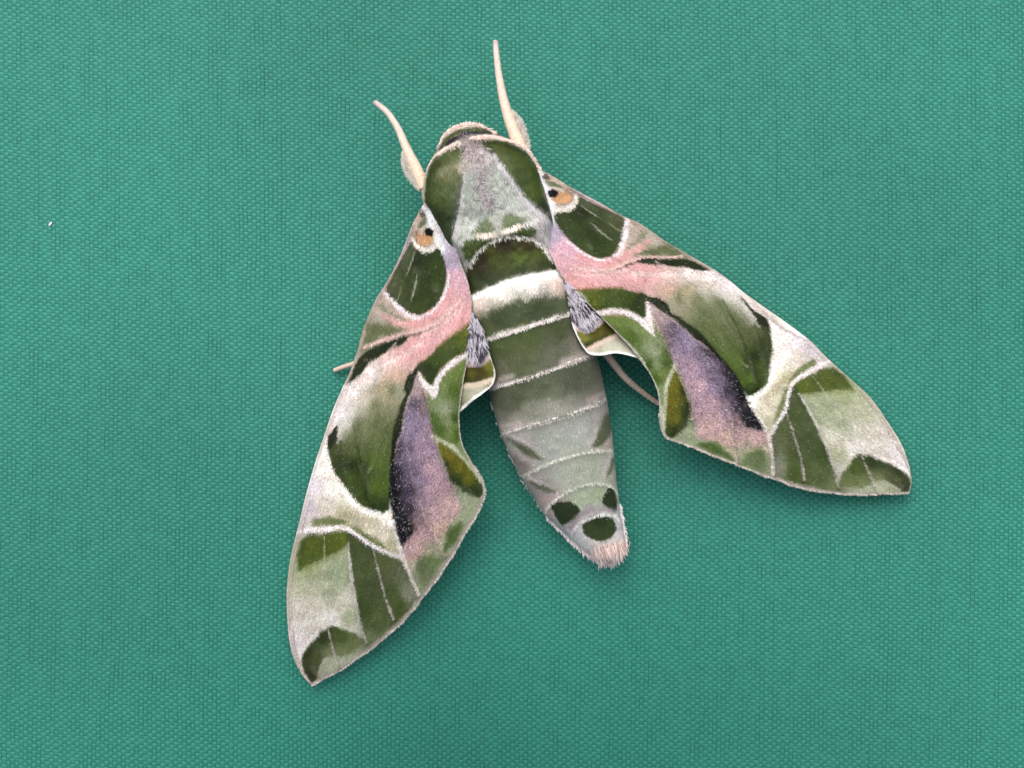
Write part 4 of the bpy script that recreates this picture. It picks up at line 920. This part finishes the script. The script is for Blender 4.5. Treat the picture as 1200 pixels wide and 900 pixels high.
hwR.line(W(c8, [(700, 600), (720, 615), (790, 640), (850, 605), (890, 565)]), (228, 208, 202), (5, 6, 6), 3, 1)
hwR.line(W(c8, [(700, 600), (740, 692), (772, 742), (805, 774), (870, 780), (960, 768), (1060, 788), (1130, 815)]), (246, 245, 242), (3, 3, 4, 5, 5, 4, 3), 2, 0.5)
def hindwing(a_edge, b_edge, za, zb_, paint, label):
    """loft from the hidden front edge (under the forewing) to the visible hind edge"""
    nr, nc = 90, 60
    A = catmull(a_edge, 30); B = catmull(b_edge, 30)
    t = np.linspace(0, 1, nr)
    A = np.stack([np.interp(t, np.linspace(0, 1, len(A)), A[:, i]) for i in (0, 1)], -1)
    B = np.stack([np.interp(t, np.linspace(0, 1, len(B)), B[:, i]) for i in (0, 1)], -1)
    k = np.linspace(0, 1, nc)
    P = (A[:, None] * (1 - k)[None, :, None] + B[:, None] * k[None, :, None]).reshape(-1, 2)
    za = np.interp(t, np.linspace(0, 1, len(za)), za); zb_ = np.interp(t, np.linspace(0, 1, len(zb_)), zb_)
    z = (za[:, None] * (1 - k) + zb_[:, None] * k).ravel()
    z = (z + 0.06 * vnoise(P[:, 0] / 7, P[:, 1] / 7)) * MM
    V = to3(P, z)
    col = paint(P + rng.normal(0, 0.3, P.shape))
    F = grid_faces(nr, nc)
    V2 = np.concatenate([V, V - [0, 0, 0.12 * MM]]); F2 = np.concatenate([F, F[:, ::-1] + len(V)])
    o = mesh_obj('hindwing', V2, F2, M_wing, moth, np.concatenate([col, col]))
    o['label'] = label
    return o
hindwing([(520, 400), (500, 425), (490, 455), (505, 480)], [(556, 392), (569, 404), (577, 425), (580.5, 438), (577, 451), (566, 461), (554, 470), (545, 478), (530, 490)], [7.6, 6.5, 5.6, 5.4], [8.9, 9.2, 9.3, 9.0, 8.2, 7.2, 6.6], hwL, 'small hindwing showing beside the abdomen, olive and cream')
hindwing([(700, 345), (735, 375), (765, 395), (775, 410)], [(668, 368), (671, 382), (678, 398), (684, 408), (691, 415), (704, 416.5), (722, 414), (742, 418), (755, 424)], [7.4, 6.4, 5.8, 5.4], [9.2, 9.4, 9.3, 9.0, 8.4, 7.6, 6.8], hwR, 'hindwing showing under the forewing, olive and cream with white edge')

# violet grey hair tufts at the wing roots beside the abdomen
def tuft(poly, n, z0, z1, dpx, ylo, yhi):
    V = catmull(poly, 6, True)
    lo, hi = V.min(0), V.max(0)
    p = rng.uniform(lo, hi, (n * 4, 2)); p = p[sdf_poly(p, V) < 0][:n]
    m = len(p)
    f = (p[:, 1] - ylo) / (yhi - ylo)
    z = (z0 + (z1 - z0) * f + rng.uniform(-0.1, 0.35, m)) * MM
    r = to3(p, z)
    a = rng.normal(0, 0.28, m) + np.arctan2(-dpx[1], dpx[0])
    d = np.stack([np.cos(a), np.sin(a), rng.normal(-0.15, 0.12, m)], -1); d /= np.linalg.norm(d, axis=1)[:, None]
    N_ = np.tile([0, 0, 1.0], (m, 1))
    dark = vnoise(p[:, 0] / 7 + 3, p[:, 1] / 7) + rng.normal(0, 0.5, m) > 0.25
    cc = np.where(dark[:, None], lin((50, 46, 58)), lin((166, 160, 168))) * rng.uniform(0.75, 1.15, (m, 1))
    fur.add(r, d, N_, rng.uniform(6, 11, m) * PX, rng.uniform(0.7, 1.3, m) * PX, cc, rng.uniform(0.0, 0.15, m))
tuft(W(c8, [(655, 335), (735, 420), (800, 505), (845, 555), (800, 600), (740, 600), (705, 540), (675, 450)]), 650, 9.7, 9.3, (0.5, 1.0), 326, 380)
tuft(W(c8, [(118, 530), (98, 650), (92, 780), (130, 815), (180, 770), (196, 700), (165, 600)]), 600, 9.7, 9.3, (0.15, 1.0), 366, 424)
furo = fur.build('fur', bodyo)

# ------------------------------------------------------------------ antennae and legs: tapered tubes
def tube(name, ctrl, radii, zs, colf, label, seg=14, n=14, mat=None, parent=None, ring_amp=0.0, flat=1.0):
    C = catmull(np.array([(x, y, z) for (x, y), z in zip(ctrl, zs)], float), 16)
    R = catmull(np.array(radii, float)[:, None], 16)[:, 0]
    P3 = to3(C[:, :2], C[:, 2] * MM)
    T = np.gradient(P3, axis=0); T /= np.linalg.norm(T, axis=1)[:, None]
    S = np.cross(T, [0, 0, 1.0]); S /= np.linalg.norm(S, axis=1)[:, None]
    U = np.cross(S, T)
    a = np.linspace(0, 2 * math.pi, n, endpoint=False)
    rr = R * PX * (1 + ring_amp * np.sin(np.arange(len(R)) * 1.9))
    e = np.ones(len(R)); e[0] = 0.35; e[-1] = 0.35
    rr = rr * e
    V = P3[:, None] + rr[:, None, None] * (np.cos(a)[None, :, None] * S[:, None] + flat * np.sin(a)[None, :, None] * U[:, None])
    F = grid_faces(len(P3), n, True)
    col = np.repeat(colf(np.linspace(0, 1, len(P3)), C), n, 0) * rng.uniform(0.85, 1.1, (len(P3) * n, 1))
    Vv = np.concatenate([V.reshape(-1, 3), P3[:1] , P3[-1:]])
    col = np.concatenate([col, col[:1], col[-1:]])
    j = np.arange(n); k0 = len(P3) * n
    capa = np.stack([(j + 1) % n, j, np.full(n, k0), np.full(n, k0)], -1)
    o = mesh_obj(name, Vv, F[:, ::-1], mat or M_limb, parent or moth, col)
    bm = bmesh.new(); bm.from_mesh(o.data); bm.verts.ensure_lookup_table()
    for q in range(n):
        bm.faces.new([bm.verts[q], bm.verts[(q + 1) % n], bm.verts[k0]]).smooth = True
        b0 = (len(P3) - 1) * n
        bm.faces.new([bm.verts[b0 + (q + 1) % n], bm.verts[b0 + q], bm.verts[k0 + 1]]).smooth = True
    bmesh.ops.recalc_face_normals(bm, faces=bm.faces)
    bm.to_mesh(o.data); bm.free()
    o['label'] = label
    return o, C, P3, S, R

def cream(t, C):
    a = lin((214, 192, 170)); b = lin((208, 184, 172)); tip = lin((180, 160, 166))
    u = sstep(t)[:, None]
    c = a * (1 - u) + b * u
    v = sstep((t - 0.9) / 0.1)[:, None]
    return c * (1 - v) + tip * v
def antenna(ctrl, radii, zs, side, label, fr):
    o, C, P3, S, R = tube('antenna', ctrl, radii, zs, cream, label, ring_amp=0.035)
    st_ = Strands()
    n = 2600
    t = rng.uniform(fr[0], fr[1], n)
    k = (t * (len(P3) - 1)).astype(int)
    prof = np.sin(np.clip((t - fr[0]) / (fr[1] - fr[0]), 0, 1) * math.pi) ** 0.6
    sd = np.where(side > 0, 1, -1)
    T = np.gradient(P3, axis=0); T /= np.linalg.norm(T, axis=1)[:, None]
    up = np.array([0, 0, 1.0])
    out = S[k] * sd
    ph = rng.uniform(-0.9, 0.4, n)
    r = P3[k] + (out * np.cos(ph)[:, None] + up * np.sin(ph)[:, None]) * (R[k] * 0.9 * PX)[:, None]
    d = out * rng.uniform(0.3, 1.0, (n, 1)) - T[k] * -0.55 + rng.normal(0, 0.3, (n, 3)); d /= np.linalg.norm(d, axis=1)[:, None]
    cc = lin((180, 174, 166)) * rng.uniform(0.7, 1.15, (n, 1))
    st_.add(r, d, np.cross(d, T[k]), rng.uniform(4, 11, n) * PX * prof, rng.uniform(0.6, 1.0, n) * PX, cc, 0.0)
    st_.build('bristles', o)
# root -> tip
antenna([(616, 186), (608, 168), (600.5, 150), (595, 134), (589.5, 114), (585, 90), (582, 66), (580.5, 47)], [6.4, 7.0, 6.6, 6.0, 5.0, 4.1, 3.5, 3.0], [7.4, 7.2, 6.8, 6.2, 5.6, 4.8, 4.0, 3.4], 1, 'antenna pointing straight up', (0.02, 0.46))
antenna([(497, 222), (491, 206), (486, 194), (480, 182), (473, 166), (466, 150), (454, 132), (438.5, 119)], [6.0, 6.6, 6.3, 5.6, 4.7, 3.9, 3.4, 3.0], [7.2, 7.0, 6.7, 6.3, 5.8, 5.2, 4.4, 3.6], -1, 'antenna bent to the left', (0.0, 0.5))

def legc(t, C):
    u = sstep(t)[:, None]
    return lin((196, 174, 162)) * (1 - u) + lin((196, 172, 158)) * u
tube('leg', [(668, 372), (692, 396), (711, 416), (722, 430), (734, 444), (752, 459), (774, 474), (800, 486)], [6, 5.5, 4.6, 4.2, 3.8, 3.2, 2.8, 2.2], [4.5, 4.2, 3.8, 3.2, 2.6, 1.6, 0.8, 0.3], legc, 'thin brownish hind leg under the forewing', n=10, ring_amp=0.10)
tube('leg', [(540, 395), (490, 400), (450, 414), (425, 423), (411, 427.5), (400, 431), (391, 434.5)], [6, 5, 4.2, 3.4, 3.0, 2.7, 2.6], [4.5, 4.0, 2.6, 1.3, 0.7, 0.35, 0.1], legc, 'leg tip poking out from under the forewing', n=10, ring_amp=0.10)

# ------------------------------------------------------------------ a fleck of lint on the cloth
bm = bmesh.new()
bmesh.ops.create_icosphere(bm, subdivisions=2, radius=1.0)
for v in bm.verts:
    f = 1 + 0.25 * math.sin(5 * v.co.x + 3 * v.co.y) * math.cos(4 * v.co.z + v.co.y)
    v.co = Vector((v.co.x * 1.3 * f + 0.25 * v.co.y, v.co.y * 3.0 * f, v.co.z * 0.9 * f)) * PX
me = bpy.data.meshes.new('lint_fleck'); bm.to_mesh(me); bm.free()
for p_ in me.polygons: p_.use_smooth = True
lm = bpy.data.materials.new('white_lint'); lm.use_nodes = True
nn = lm.node_tree.nodes; bb = nn['Principled BSDF']
tx = nn.new('ShaderNodeTexNoise'); tx.inputs['Scale'].default_value = 4000
rp = nn.new('ShaderNodeValToRGB'); rp.color_ramp.elements[0].color = (0.6, 0.58, 0.52, 1); rp.color_ramp.elements[1].color = (0.85, 0.84, 0.8, 1)
lm.node_tree.links.new(tx.outputs['Fac'], rp.inputs['Fac']); lm.node_tree.links.new(rp.outputs['Color'], bb.inputs['Base Color'])
bb.inputs['Roughness'].default_value = 0.8
me.materials.append(lm)
lint = bpy.data.objects.new('lint_fleck', me)
sc.collection.objects.link(lint)
lp = np.array([[59.0, 262.5]])
lz = float(cloth_z(lp)[0]) + 0.17 * MM
lint.location = ((59 - 600) * PX * (DIST - lz) / DIST, (450 - 262.5) * PX * (DIST - lz) / DIST, lz)
lint.rotation_euler = (0, 0, math.radians(-28))
lint['label'] = 'tiny white fleck of lint on the green cloth'
lint['category'] = 'lint'
sc.render.resolution_x = 1024
sc.render.resolution_y = 768
